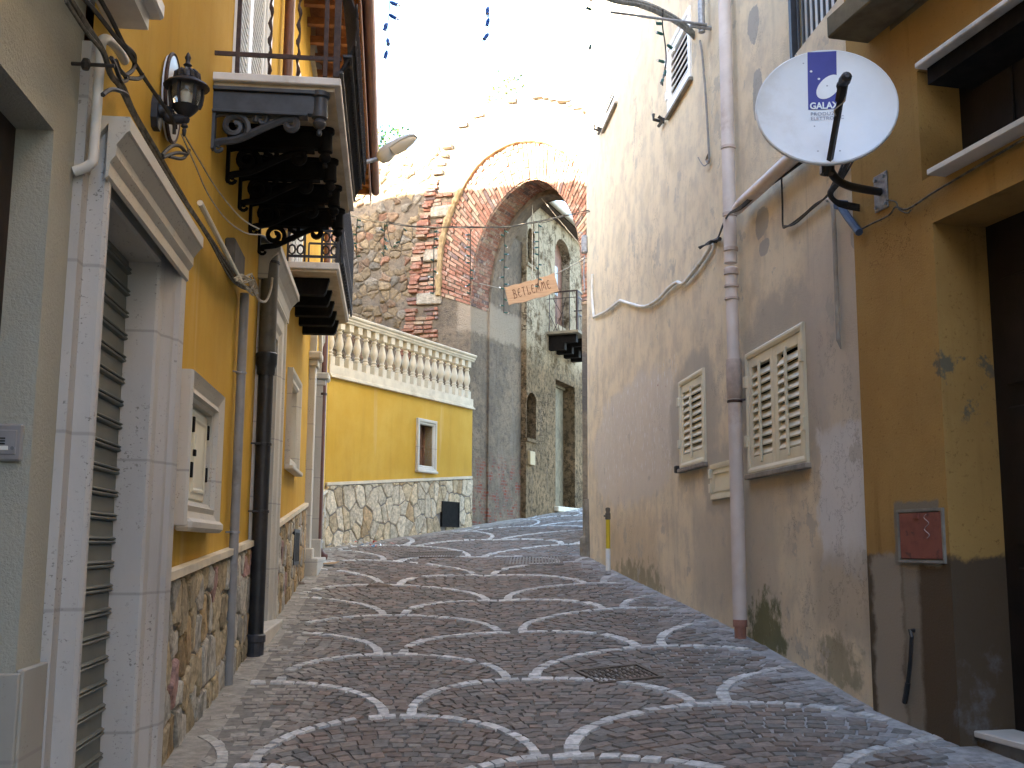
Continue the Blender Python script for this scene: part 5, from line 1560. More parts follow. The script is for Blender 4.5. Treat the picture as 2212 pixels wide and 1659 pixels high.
m = MB(L.P); m.lathe([(r_*.78, z_) for r_, z_ in [(.022, h(231)), (.022, h(216)), (.03, h(210)), (.03, h(197)), (.012, h(190))]], ul_, nl_, 12); m.build('bulb', M_WHITE, wl, smooth=True)
uo = (L.U(357, 215, .03)+L.U(389, 215, .03))/2; ao = (L.U(389, 215, .03)-L.U(357, 215, .03))/2
zo1, zo0 = L.hit(374, 114, .03)[1], L.hit(374, 312, .03)[1]; zo = (zo0+zo1)/2; bo = (zo1-zo0)/2
print('oval', uo, ao, zo, bo)
ov = thing('oval_sign', 'oval glossy white sign with dark lettering behind the wall lantern', 'sign', L.P(uo, 0, zo0), L.ang)
m = MB(L.P); n = 40
pts = [(uo+ao*math.cos(2*PI*k/n), zo+bo*math.sin(2*PI*k/n)) for k in range(n)]
m.prism(pts, .01, .035); m.build('board', plain('enamel_white', (.72, .74, .74), .15, .03, 3, 0, 0, .6), ov)
m = MB(L.P)
i_ = [(uo+ao*1.03*math.cos(2*PI*k/n), .03, zo+bo*1.02*math.sin(2*PI*k/n)) for k in range(n+1)]
m.tube(i_, .010, 5); m.build('rim', M_RUSTI, ov)
m = MB(L.P)
def stroke(x0, z0, x1, z1, w=.012): m.tube([(uo+ao*x0, .036, zo+bo*z0), (uo+ao*x1, .036, zo+bo*z1)], w, 4)
for xs in ((-.75, -.35), ): stroke(-.85, .12, -.25, .12); stroke(-.55, .12, -.55, -.12)
stroke(-.2, -.14, .05, .12); stroke(.05, .12, .3, -.14); stroke(-.1, -.04, .2, -.04); stroke(.4, -.12, .4, .12); stroke(.4, .12, .75, .08)
for zz_, xs in ((-.36, (-.6, -.35, -.1, .15, .4)), (-.55, (-.45, -.15, .15, .4))):
    for x in xs: stroke(x, zz_+.05, x+.06, zz_-.05, .008)
m.build('lettering', M_BLACK, ov)

# ------------------------------------------------------------------ pipes on the left
def vpipe(W_, u, n, r, z0, z1, seg=14): return [(u, n, z0), (u, n, z1)]
ubp = L.U(563, 1100, .09)
zj = L.hit(571, 762, .09)[1]; ztop = L.hit(580, 560, .09)[1]; zbt = zgp(L.P(ubp, .09, 0))
bp = thing('drainpipe', 'thick black drainpipe with an olive grey upper half and swan neck top', 'drainpipe', L.P(ubp, .09, zbt), L.ang)
m = MB(L.P); m.tube([(ubp, .09, zbt+.10), (ubp, .09, zj)], .063, 16); m.build('lower_pipe', M_PVCB, bp, smooth=True)
m = MB(L.P); m.tube(catmull([(ubp, .09, zj-.02), (ubp, .09, ztop-.3), (ubp, .09, ztop-.02), (ubp, .08, ztop+.10), (ubp, .02, ztop+.17), (ubp, -.06, ztop+.19)], 5), .072, 16); m.build('upper_pipe', M_PVCO, bp, smooth=True)
m = MB(L.P); m.lathe([(.07, zj-.16), (.075, zj-.14), (.075, zj-.10), (.088, zj-.07), (.09, zj+.02), (.08, zj+.03)], ubp, .09, 18); m.build('collar', M_PVCB, bp, smooth=True)
m = MB(L.P)
for y in (955, 1105): 
    zc_ = L.hit(563, y, .09)[1]; m.lathe([(.066, zc_-.012), (.070, zc_-.01), (.070, zc_+.01), (.066, zc_+.012)], ubp, .09, 16); m.tube([(ubp-.06, .09, zc_), (ubp-.085, .0, zc_)], .008, 5)
zc_ = L.hit(585, 570, .09)[1]; m.lathe([(.074, zc_-.012), (.079, zc_-.01), (.079, zc_+.01), (.074, zc_+.012)], ubp, .09, 16)
m.build('pipe_clip', M_PVCB, bp)
m = MB(L.P); m.lathe([(.068, zbt-.02), (.07, zbt+.10), (.08, zbt+.11), (.08, zbt+.16), (.066, zbt+.17)], ubp, .09, 16); m.build('boot', plain('pipe_boot', (.05, .052, .06), .5, .3, 8, 0), bp)
ugp = L.U(515, 950, .05); zt1 = L.hit(525, 628, .05)[1]; zb1_ = zgp(L.P(ugp, .05, 0))
gp = thing('conduit_pipe', 'thin grey upright conduit between the meter cabinet and the thick black drainpipe', 'pipe', L.P(ugp, .05, zb1_), L.ang)
m = MB(L.P); m.tube([(ugp, .05, zb1_-.02), (ugp, .05, zt1)], .034, 12); m.build('pipe', M_PVCG, gp, smooth=True)
m = MB(L.P)
for y in (795, 1150):
    zc_ = L.hit(512, y, .05)[1]; m.lathe([(.036, zc_-.008), (.039, zc_-.007), (.039, zc_+.007), (.036, zc_+.008)], ugp, .05, 12); m.tube([(ugp-.03, .05, zc_), (ugp-.09, .0, zc_)], .007, 5)
m.build('pipe_clip', M_GALV, gp)
ubr = L.U(693, 1000, .08); zt_b = L.hit(703, 690, .08)[1]; zbb = zgp(L.P(ubr, .08, 0))
br = thing('drainpipe', 'reddish brown drainpipe with a kicked foot at the corner of the terrace wall', 'drainpipe', L.P(ubr, .08, zbb), L.ang)
m = MB(L.P); m.tube(catmull([(ubr, .08, ZE-.25), (ubr, .08, zbb+.45), (ubr, .085, zbb+.22), (ubr+.03, .14, zbb+.10), (ubr+.06, .20, zbb+.07)], 5), .055, 12); m.build('pipe', M_COPPER, br, smooth=True)
m = MB(L.P); zc_ = L.hit(694, 843, .08)[1]; m.lathe([(.057, zc_-.02), (.063, zc_-.016), (.063, zc_+.016), (.057, zc_+.02)], ubr, .08, 12); m.build('pipe_clip', M_RUSTI, br)
ubu = L.U(624, 100, .08)
ub_b = thing('drainpipe', 'reddish brown drainpipe behind the railing of the upper near balcony', 'drainpipe', L.P(ubu, .08, ZF+.1), L.ang)
m = MB(L.P); m.tube(catmull([(ubu, .08, ZF+.1), (ubu, .08, ZE-.75), (ubu, .12, ZE-.5), (ubu, nE-.02, ZE-.22), (ubu, nE+.07, ZE-.08)], 5), .05, 12); m.build('pipe', M_COPPER, ub_b, smooth=True)
q = wallpts(L, [(256, 107), (246, 98), (232, 104), (219, 150), (203, 320), (197, 350)], .045, 0)
um = sum(p[0] for p in q[3:])/3
pw = [(q[0][0]+.1, .045, q[0][2]), (q[1][0], .05, q[1][2]), (um+.02, .045, q[2][2]), (um, .045, q[3][2]), (um, .045, q[4][2]), (um, .035, q[5][2]), (um, -.02, q[5][2]-.03)]
m = MB(L.P); m.tube(catmull(pw, 4), .019, 10)
single(m, 'vent_pipe', M_WPIPE, 'short cream plastic pipe with an elbow between the cream and yellow houses', 'pipe', None, L.ang, smooth=True)

# ------------------------------------------------------------------ cables and boxes on the left
cb_ = thing('cable_bundle', 'thick dusty bundle of cables sagging down the yellow wall to the junction box', 'cable', L.P(8, 0, 3), L.ang)
run = [(150, -5), (190, 60), (225, 108), (238, 160), (262, 185), (290, 245), (345, 335), (400, 425), (447, 505), (500, 590), (520, 612), (545, 622)]
m = MB(L.P)
rr_ = random.Random(4)
for k in range(3):
    pts = wallpts(L, [(x+rr_.uniform(-4, 4)-k*2, y+rr_.uniform(-4, 4)+k*3) for x, y in run], .09, 5)
    m.tube(pts, .0075+.003*(k == 0), 6)
m.build('thick_cable', M_CABLE, cb_, smooth=True)
m = MB(L.P)
for r_list in ([(180, -5), (215, 35), (250, 80), (275, 110), (300, 150), (330, 195), (372, 255), (376, 290)], [(215, -5), (240, 40), (262, 85), (272, 100), (290, 118), (288, 150), (270, 165), (300, 170), (308, 160)], [(250, 130), (258, 150), (275, 168), (262, 175), (248, 140), (240, 125)], [(222, 205), (240, 193), (262, 198), (275, 206)], [(350, 335), (372, 315), (392, 318), (402, 335), (390, 343), (365, 338)], [(352, 340), (380, 330), (405, 332), (408, 322)]):
    m.tube(wallpts(L, r_list, .10, 4), .009, 5)
m.build('loose_cable', M_CABLED, cb_, smooth=True)
m = MB(L.P)
for k in range(9):
    a0 = (505+rr_.uniform(0, 25), 598+rr_.uniform(0, 14)); m.tube(wallpts(L, [a0, (a0[0]+15, a0[1]+rr_.uniform(-12, 12)), (548+rr_.uniform(-6, 8), 612+rr_.uniform(-14, 18)), (552+rr_.uniform(-10, 6), 630+rr_.uniform(-6, 8)), (530, 622)], .11, 4), .006, 4)
m.tube(wallpts(L, [(545, 622), (560, 648), (575, 650), (585, 625), (588, 600)], .17, 4), .010, 5)
m.build('tangle', M_CABLEL, cb_)
m = MB(L.P); m.tube(wallpts(L, [(432, 438), (520, 608)], .10, 0), .017, 8)
single(m, 'cable_conduit', M_CREAMP, 'straight beige conduit beside the sagging cable bundle', 'conduit', None, L.ang, smooth=True)
m = MB(L.P); a = L.U(512, 560, .1); b = L.U(541, 560, .1); z0_, z1_ = L.hit(527, 598, .1)[1], L.hit(527, 530, .1)[1]
m.box(a+.1, b-.05, 0, .07, z0_, z1_, .01); single(m, 'junction_box', plain('box_grey_brown', (.085, .070, .052), .7, .3, 8, .1), 'weathered grey brown junction box at the end of the cable bundle', 'box', None, L.ang)
m = MB(L.P)
for s_ in ([(395, 285, .12), (430, 345, .12), (470, 410, .12), (520, 470, .2), (560, 495, .3)], [(392, 290, .12), (420, 352, .12), (450, 420, .12), (490, 475, .12), (530, 503, .2), (565, 507, .3)]):
    m.tube(wallpts(L, s_, .1, 5), .0045, 5)
single(m, 'slack_wires', M_CABLEL, 'two thin pale wires slung from the lantern to the near balcony', 'wire', None, L.ang)
m = MB(L.P); up_, zp_ = L.hit(204, 140, .05)
m.tube([(up_, -.03, zp_), (up_, .12, zp_+.0)], .007, 6); m.lathe([(.012, zp_-.02), (.02, zp_), (.012, zp_+.02)], up_, .02, 8)
single(m, 'insulator', M_CABLED, 'dark pin insulator on the cream stucco under the cables', 'insulator', None, L.ang)
# flood lamp under the far balcony with its wires
fl_d = 14.6
c = at_depth(678, 704, fl_d)
fl = thing('flood_lamp', 'small round flood lamp hanging below the far balcony on two wires', 'lamp', c-V((0, 0, .1)))
m = MB(); m.tube([c+V((-.08, -.02, -.03)), c+V((0, -.03, .0)), c+V((.08, -.02, .03))], [.085, .10, .085], 12, world=True); m.tube([c+V((-.02, 0, .08)), c+V((0, 0, .12)), c+V((.03, 0, .13))], .012, 5, world=True)
m.build('head', plain('dusty_lamp', (.36, .34, .29), .5, .2, 9, 0), fl, smooth=True)
m = MB()
for s_ in ([(617, 560, 12.3), (630, 600, 12.8), (650, 660, 13.8), (664, 692, fl_d)], [(700, 625, 13.4), (696, 650, 13.9), (688, 668, 14.2), (683, 692, fl_d)]):
    m.tube([V(p) for p in catmull([tuple(at_depth(*p)) for p in s_], 5)], .006, 5, world=True)
split(m.build('hanging_wire', M_CABLEL, fl))
# street lamp
P0 = at_depth(656, 392, 14.25); Ph = at_depth(822, 341, 14.5); Pe = at_depth(899, 293, 14.3)
sl_ = thing('street_lamp', 'pale grey street lamp on a long arm above the near balcony', 'street lamp', P0)
m = MB(); m.tube([P0, lerp(P0, Ph, .5)+V((0, 0, .01)), Ph], .032, 10, world=True); m.build('arm', M_GALV, sl_, smooth=True)
axl = (Pe-Ph); ln = axl.length; axl.normalize(); sid = axl.cross(Z).normalized(); upl = sid.cross(axl).normalized()
def lamp_sec(m, secs, full=True, t0=0, t1=2*PI, n=14):
    rings = []
    for t, w, hu, hd in secs:
        c = Ph+axl*(ln*t); row = []
        for k in range(n+1):
            a = lerp(t0, t1, k/n); sv = math.sin(a)
            row.append(m.bm.verts.new(c+sid*(w*math.cos(a))+upl*((hu if sv > 0 else hd)*sv)))
        rings.append(row)
    for r0_, r1_ in zip(rings, rings[1:]):
        for k in range(n): m.f([r0_[k], r0_[k+1], r1_[k+1], r1_[k]])
    m.f(rings[0]); m.f(rings[-1])
m = MB(); lamp_sec(m, [(-.04, .05, .05, .06), (.0, .09, .08, .09), (.12, .12, .115, .10), (.22, .125, .12, .085), (.34, .13, .115, .03)]); lamp_sec(m, [(.30, .13, .115, .025), (.6, .135, .10, .02), (.9, .11, .06, .02), (1.0, .06, .02, .015)])
m.build('housing', plain('lamp_grey', (.44, .44, .42), .5, .08, 4, 0), sl_, smooth=True)
m = MB(); lamp_sec(m, [(.36, .11, .01, .075), (.6, .12, .01, .085), (.85, .10, .01, .06), (.96, .05, .01, .03)]); m.build('glass_bowl', plain('milky_bowl', (.60, .57, .50), .3, .05, 4, 0), sl_, smooth=True)

# ------------------------------------------------------------------ tan wall : pipes and cables
upk = Rw.U(1588, 900, .09); zbk = zgp(Rw.P(upk, .09, 0))
pk = thing('drainpipe', 'tall pale pink drainpipe running down the tan wall between the windows', 'drainpipe', Rw.P(upk, .09, zbk), Rw.ang)
zz = lambda y: Rw.hit(1588, y, .09)[1]
m = MB(Rw.P); m.tube([(upk, .09, 10.5), (upk+.02, .09, zz(560))], .060, 16); m.tube([(upk+.02, .09, zz(570)), (upk, .09, zz(800))], .056, 16); m.tube([(upk, .09, zz(790)), (upk, .09, zbk+.14)], .062, 16)
m.build('pipe', M_PINK, pk, smooth=True)
m = MB(Rw.P)
for y, hgt in ((300, .015), (452, .02), (530, .02), (580, .03), (612, .012), (640, .012)): m.lathe([(.060, zz(y)-hgt), (.066, zz(y)-hgt*.8), (.066, zz(y)+hgt*.8), (.060, zz(y)+hgt)], upk+.01, .09, 14)
m.lathe([(.062, zz(862)), (.070, zz(858)), (.070, zz(785)), (.064, zz(775))], upk, .09, 16)
split_j = (m.build('joint', plain('pipe_joint', (.50, .41, .36), .7, .2, 9, .1), pk, smooth=True)); split(split_j)
m = MB(Rw.P); m.lathe([(.064, zz(870)), (.068, zz(869)), (.068, zz(865)), (.064, zz(864))], upk, .09, 14); m.tube([(upk-.05, .09, zz(867)), (upk-.12, .02, zz(866))], .008, 5); m.tube([(upk+.06, .12, zz(287)), (upk+.10, .1, zz(282)), (upk+.09, .03, zz(290))], .012, 5); m.build('pipe_clip', M_RUSTI, pk)
m = MB(Rw.P); m.tube([(upk, .09, zbk+.16), (upk, .09, zbk+.10)], .0625, 16); m.tube([(upk, .09, zbk+.10), (upk, .09, zbk-.02)], .05, 10); m.build('foot', plain('salmon_foot', (.34, .17, .13), .6, .2, 6, 0), pk)
pts = [Rw.hit(x, y, .10) for x, y in ((1592, 452), (1605, 438), (1722, 332), (1800, 262))]
m = MB(Rw.P); m.tube([(u, .10, z) for u, z in pts], [.05, .056, .058, .058], 14)
single(m, 'branch_pipe', M_PINK, 'slanting pink branch pipe rising behind the satellite dish', 'pipe', None, Rw.ang, smooth=True)
m = MB(Rw.P)
for k in range(3): m.tube(wallpts(Rw, [(1735+k*2, 338+k*4, .06), (1690, 372+k*5, .08), (1640, 410+k*4, .08), (1600, 445+k*3, .17), (1575, 462, .17), (1562, 485+k, .08), (1552, 512, .04), (1545, 522, .04)], .05, 5), .009, 5)
single(m, 'twisted_cables', M_CABLED, 'dark twisted cables following the slanting pink branch pipe', 'cable', None, Rw.ang, smooth=True)
m = MB(Rw.P); m.tube(wallpts(Rw, [(1280, 592), (1279, 640), (1283, 682), (1284, 684), (1310, 672), (1336, 652), (1342, 650), (1365, 657), (1392, 662), (1420, 648), (1445, 622), (1462, 610), (1476, 612), (1500, 585), (1525, 550), (1538, 525)], .035, 5), .021, 8)
single(m, 'white_conduit', M_WPIPE, 'white bendy conduit snaking across the tan wall to the corner', 'conduit', None, Rw.ang, smooth=True)
m = MB(Rw.P)
for k in range(4): m.tube(wallpts(Rw, [(1545+k, 518+k*2, .03), (1535, 526-k*2, .12), (1520-k*2, 530+k*2, .14), (1509+k, 534+k, .16)], .05, 4), .007, 4)
m.tube(wallpts(Rw, [(1540, 522, .0), (1555, 516, .05)], .03, 0), .02, 6)
single(m, 'cut_cable_ends', M_CABLED, 'tuft of cut cable ends on a bolt beside the pink drainpipe', 'cable', None, Rw.ang)
m = MB(Rw.P)
m.tube(wallpts(Rw, [(1688, 380), (1690, 440), (1691, 488), (1698, 490), (1712, 482), (1740, 460), (1760, 442), (1785, 425), (1800, 395), (1815, 372), (1835, 350)], .03, 4), .008, 5)
m.tube(wallpts(Rw, [(1692, 488), (1715, 485), (1750, 455), (1790, 418), (1826, 360)], .04, 4), .007, 5)
single(m, 'wall_cable', M_CABLED, 'thin dark cable drooping below the dish with a sharp elbow', 'cable', None, Rw.ang)
m = MB()
for k in range(4):
    s_ = [tuple(at_depth(1845-k*7, 345, 6.9)), tuple(at_depth(1815-k*4, 395, 6.88)), tuple(at_depth(1798-k*3, 418, 6.85)), tuple(at_depth(1806, 432+k*3, 6.85)), tuple(at_depth(1830, 438+k*4, 6.88)), tuple(at_depth(1856, 443+k*4, 6.92))]
    m.tube([V(p) for p in catmull(s_, 5)], .008, 5, world=True)
single(m, 'dish_cables', M_CABLED, 'cluster of black cables looping under the satellite dish', 'cable')
m = MB(OC.P); m.tube(wallpts(OC, [(1856, 498), (1880, 485), (1920, 465), (1935, 447), (1960, 452), (2010, 420), (2060, 390), (2212, 300)], .025, 4), .007, 5); m.tube(wallpts(OC, [(1915, 432), (1935, 436), (1942, 452), (1960, 460), (1968, 453)], .03, 4), .005, 5)
single(m, 'coax_cable', M_CABLE, 'thin coaxial cable crossing the ochre wall below the dish bracket', 'cable', None, OC.ang)
m = MB(Rw.P); q = wallpts(Rw, [(1783, 436), (1795, 440), (1800, 470), (1806, 600), (1812, 735)], .03, 0); um = q[3][0]
m.tube(catmull([(um+.10, .03, q[0][2]), (um+.03, .03, q[1][2]+.02), (um, .03, q[2][2]), (um, .03, q[3][2]), (um, .03, q[4][2])], 4), .017, 8); m.tube([(um, .03, q[4][2]), (um, .015, q[4][2]-.06)], [.014, .004], 6)
single(m, 'wall_conduit', plain('dirty_conduit', (.36, .33, .29), .6, .15, 8, 0), 'thin upright conduit between the wide louvred window and the ochre house', 'conduit', None, Rw.ang, smooth=True)
m = MB(Rw.P); q = wallpts(Rw, [(1815, 445), (1832, 470), (1856, 502)], .05, 0); m.tube([(u, .05, z) for u, _, z in q], .026, 8); m.tube([(q[0][0]+.01, .0, q[0][2]+.01), (q[0][0], .08, q[0][2]+.01)], .035, 8)
single(m, 'pipe_stub', plain('blue_pipe', (.075, .11, .19), .5, .2, 6, 0), 'blue plastic pipe stub beside the ochre corner below the dish', 'pipe', None, Rw.ang)
# steel cables and pole at the top of the tan wall
m = MB()
run = [(1270, -25, 9.4), (1328, -2, 9.9), (1383, 8, 10.3), (1432, 28, 10.6), (1475, 54, 10.9), (1505, 82, 11.05)]
for k in range(5):
    m.tube([V(p) for p in catmull([tuple(at_depth(x+(k % 2)*3, y+k*3-6, d)) for x, y, d in run], 4)], .017, 6, world=True)
single(m, 'overhead_cable_bundle', plain('grey_cable', (.21, .215, .21), .6, .35, 25, .2), 'thick grey cable bundle coming down to the tan wall by the upper louvred window', 'cable', smooth=True)
m = MB(Rw.P)
u, z = Rw.hit(1516, 70, .09); m.tube([(u, .09, z), (u, .09, z+3)], .035, 10); m.tube([(u-.03, -.02, z+.03), (u-.03, .22, z+.05)], .02, 6)
q = [V(Rw.P(u-.05, .05, z+.06)), at_depth(1318, 26, 10.2)]
m.tube(q, .014, 6, world=True)
single(m, 'cable_bracket', M_GALV, 'upright steel pole with a stay rod at the top of the tan wall', 'bracket', None, Rw.ang)
m = MB(Rw.P); q = wallpts(Rw, [(1512, 88), (1516, 110), (1521, 160), (1526, 228), (1530, 300), (1532, 340), (1530, 352), (1526, 345), (1531, 332)], .03, 4); m.tube(q, .012, 6); m.tube(wallpts(Rw, [(1530, 352), (1520, 358), (1508, 340)], .04, 4), .006, 5)
single(m, 'drop_cable', plain('drop_cable', (.24, .23, .22), .7, .2, 9, 0), 'drop cable ending in a hook on the tan wall', 'cable', None, Rw.ang)
# gas riser
ug, zg_t = Rw.hit(1313, 1100, .10); zgb = zgp(Rw.P(ug, .10, 0))
print('gas', ug, zg_t, zgb)
gs = thing('gas_riser', 'yellow and white gas riser pipe with a brass valve at the tan wall', 'gas pipe', Rw.P(ug, .10, zgb), Rw.ang)
hh = zg_t-zgb
m = MB(Rw.P); m.tube([(ug, .1, zgb-.02), (ug, .1, zgb+hh*.36)], .036, 14); m.build('white_sleeve', M_WHITE, gs, smooth=True)
m = MB(Rw.P); m.tube([(ug, .1, zgb+hh*.36), (ug, .1, zgb+hh*.83)], .031, 14); m.build('yellow_pipe', plain('gas_yellow', (.58, .43, .03), .5, .08, 5, 0), gs, smooth=True)
m = MB(Rw.P); m.lathe([(.028, zgb+hh*.83), (.04, zgb+hh*.84), (.04, zgb+hh*.93), (.03, zgb+hh*.94), (.03, zgb+hh*.97), (.036, zgb+hh*.98), (.034, zgb+hh*1.02), (.01, zgb+hh*1.03)], ug, .1, 10); m.tube([(ug, .1, zgb+hh*.89), (ug, .16, zgb+hh*.89)], .016, 6); m.build('valve', plain('old_brass', (.12, .10, .075), .6, .3, 20, .1), gs)
m = MB(Rw.P); u, z = Rw.hit(1463, 1014, .03); m.box(u-.04, u+.04, 0, .06, z-.04, z+.04, .01); single(m, 'wall_anchor', M_IRON, 'small black anchor below the small louvred window', 'anchor', None, Rw.ang)

# ------------------------------------------------------------------ fairy lights
def socket_mesh(mat):
    m = MB(); m.tube([V((0, 0, 0)), V((.018, 0, -.006)), V((.05, 0, -.012)), V((.056, 0, -.013))], [.008, .015, .013, .016], 7, world=True)
    m.mi = 1; m.tube([V((.056, 0, -.013)), V((.068, 0, -.015)), V((.082, 0, -.018))], [.010, .010, .003], 6, world=True)
    bmesh.ops.recalc_face_normals(m.bm, faces=m.bm.faces); me = bpy.data.meshes.new('bulb'); m.bm.to_mesh(me); m.bm.free(); me.materials.append(mat); me.materials.append(M_TIP); return me
ME_G = socket_mesh(M_BULB); ME_B = socket_mesh(M_BULBB)
rg_ = random.Random(21)
def light_drop(parent, pts, bulbs, me, sc_=1.0, wr=.005, mat=M_CABLED):
    """pts: (px,py,d) of the wire; bulbs: (px,py)"""
    P_ = [at_depth(*p) for p in pts]
    m = MB(); m.tube([V(p) for p in catmull([tuple(p) for p in P_], 4)], wr, 5, world=True); m.build('drop_wire', mat, parent)
    for b in bulbs:
        o = bpy.data.objects.new('bulb', me); COL.objects.link(o); o.parent = parent
        d = interp([p[1] for p in pts], [p[2] for p in pts], b[1]) if len(pts) > 1 else pts[0][2]
        a = b[2] if len(b) > 2 else rg_.choice((0, PI, .3, 2.8, -.4, PI+.4))+rg_.uniform(-.3, .3)
        o.matrix_local = WM[parent.name].inverted() @ Matrix.Translation(at_depth(b[0], b[1], d)) @ Matrix.Rotation(a, 4, 'Y') @ Matrix.Rotation(rg_.uniform(-.5, .5), 4, 'Z') @ Matrix.Scale(sc_, 4)
dg_ = lambda x: lerp(15.0, 18.1, (x-755)/517)
gl = thing('light_garland', 'string of green fairy lights sagging across the lane in front of the brick arch', 'fairy lights', at_depth(1010, 490, dg_(1010)))
m = MB()
main = [(752, 463), (770, 470), (800, 476), (830, 481), (880, 488), (938, 491), (1016, 492), (1090, 490), (1140, 482), (1165, 478), (1210, 468), (1250, 459), (1272, 455)]
m.tube([V(p) for p in catmull([tuple(at_depth(x, y, dg_(x))) for x, y in main], 4)], .008, 6, world=True)
m.build('carrier_wire', M_CABLEL, gl)
m = MB()
for j in range(3): m.tube([V(p) for p in catmull([tuple(at_depth(x+j*5, y+rg_.uniform(-3, 3), dg_(x)-.01)) for x, y in main if x > 820], 4)], .005, 4, world=True)
m.build('lead_wire', M_CABLED, gl)
zy = lambda v: (500+v/2.37)/1.4756
zx = lambda v: (1000+v/2.37)/1.4756
for x0, y0, y1, bl in ((330, 470, 760, (475, 525, 590, 655, 690, 750)), (535, 505, 755, (520, 560, 610, 665, 690, 745)), (910, 545, 1040, (565, 620, 690, 785, 855, 910, 975, 1035)), (1185, 550, 1045, (590, 635, 680, 750, 800, 855, 915, 965, 1035)), (1442, 545, 1180, (560, 600, 660, 735, 775, 830, 908, 960, 1000, 1070, 1125, 1175)), (1700, 505, 990, (515, 570, 640, 685, 740, 810, 850, 920, 980))):
    x = zx(x0); dd = dg_(x)-.02
    light_drop(gl, [(x, zy(y0), dd), (x-1+rg_.uniform(-2, 2), zy((y0+y1)/2), dd), (x-1.5, zy(y1), dd)], [(x-1, zy(b)) for b in bl], ME_G, 1.0, .0075)
light_drop(gl, [(zx(550), zy(500), dg_(834)), (zx(575), zy(640), dg_(834)), (zx(600), zy(690), dg_(836)), (zx(645), zy(660), dg_(838)), (zx(680), zy(535), dg_(840))], [(zx(565), zy(640)), (zx(600), zy(680)), (zx(650), zy(640)), (zx(680), zy(540))], ME_G, 1.0, .006)
# near strings hung from an overhead wire across the lane
ow = thing('overhead_wire', 'blue fairy lights dangling from an overhead wire high across the lane', 'fairy lights', at_depth(960, -60, 7.6))
m = MB(); m.tube([L.P(7.0, .0, 6.6), at_depth(842, -45, 7.6), at_depth(1055, -40, 7.6), at_depth(1250, -45, 7.6), Rw.P(7.2, 0, 6.3)], .008, 6, world=True); m.build('carrier_wire', M_CABLED, ow)
light_drop(ow, [(842, -45, 7.6), (842, 0, 7.6), (840, 32, 7.6), (836, 70, 7.6), (836, 122, 7.6)], [(843, 4, .2), (841, 31, .3), (835, 50, 1.6), (838, 84, 1.2), (836, 110, 1.6)], ME_B, 1.0, .003, M_BULBB)
light_drop(ow, [(1056, -40, 7.6), (1056, 12, 7.6), (1055, 45, 7.6), (1054, 80, 7.6)], [(1054, 16, 1.4), (1056, 40, 1.6), (1055, 73, 1.9)], ME_B, 1.0, .003, M_BULBB)
rs = thing('light_string', 'green fairy lights dangling before the upper louvred window of the tan house', 'fairy lights', at_depth(1432, 30, 10.5))
light_drop(rs, [(1432, 20, 10.55), (1431, 55, 10.55), (1436, 90, 10.55), (1439, 130, 10.55), (1433, 165, 10.55), (1431, 185, 10.55)], [(1430, 22, PI), (1431, 52, PI), (1432, 75, PI), (1441, 96, .4), (1436, 135, PI), (1438, 152, 1.6), (1433, 170, 1.7)], ME_G, 1.15, .0075)
light_drop(rs, [(1278, -10, 9.6), (1278, 26, 9.6), (1279, 70, 9.6), (1277, 105, 9.6)], [(1278, 3), (1278, 22, PI), (1277, 96, 1.6)], ME_G, 1.0, .004)

# ------------------------------------------------------------------ BETLEMME board
ds = 24.3
c4 = [at_depth(x, y, d) for x, y, d in ((1097, 658, ds), (1203, 632, ds-.2), (1202, 588, ds-.2), (1092, 622, ds))]
bo_ = (c4[0]+c4[1]+c4[2]+c4[3])/4
exb = ((c4[1]-c4[0])+(c4[2]-c4[3])).normalized(); eyb = ((c4[3]-c4[0])+(c4[2]-c4[1])); eyb = (eyb-exb*eyb.dot(exb)).normalized(); enb = exb.cross(eyb)
Wb = ((c4[1]-c4[0]).length+(c4[2]-c4[3]).length)/2; Hb = ((c4[3]-c4[0]).length+(c4[2]-c4[1]).length)/2
print('board', Wb, Hb, enb)
SB = lambda x, y, n=0: bo_+exb*x+eyb*y+enb*n
bs = thing('wooden_sign', 'hanging plank sign carved BETLEMME in the mouth of the brick arch', 'sign', bo_-Z*.3)
m = MB(lambda a, b, c: SB(a, c, b))
N = 14; poly = [(lerp(-Wb/2, Wb/2, i/N)+.0, -Hb/2+.012*math.sin(i*1.1)-.02*math.sin(PI*i/N)) for i in range(N+1)]+[(lerp(Wb/2, -Wb/2, i/N), Hb/2+.01*math.sin(i*1.7+1)-.015*math.sin(PI*i/N)) for i in range(N+1)]
m.prism(poly, -.015, .015)
def plank():
    m = Mat('carved_pine')
    g = m.noise(1, 6, .6, m.sc(3, 3, 40)); c = m.mix(m.mr(g, .35, .7), (.36, .22, .12), (.27, .155, .08))
    return m.out(c, .6, m.bump(g, .2, .004))
m.build('board', plank(), bs)
GL = {'B': ([(.05, 0), (.05, 1)], [(-.1, .98), (.3, 1), (.48, .85), (.42, .62), (.1, .53)], [(.1, .53), (.5, .46), (.62, .24), (.48, .04), (-.12, .0)]),
      'E': ([(.60, .88), (.38, 1), (.12, .82), (.03, .5), (.12, .15), (.36, 0), (.62, .14)], [(.05, .52), (.5, .55)]),
      'T': ([(-.04, .96), (.3, 1), (.64, .98)], [(.3, 1), (.28, .5), (.3, .1), (.4, 0)]),
      'L': ([(.12, 1), (.12, .5), (.1, .12), (-.05, .02)], [(.1, .1), (.3, .03), (.52, .0), (.62, .14), (.5, .24), (.42, .16)]),
      'M': ([(-.05, 0), (.06, .6), (.2, 1), (.34, .7), (.38, .25)], [(.38, .7), (.56, 1), (.70, .6), (.78, .0)])}
m = MB(lambda a, b, c: SB(a, c, b))
xs = -.36*Wb; hl = .46*Hb; adv = .72*Wb/8
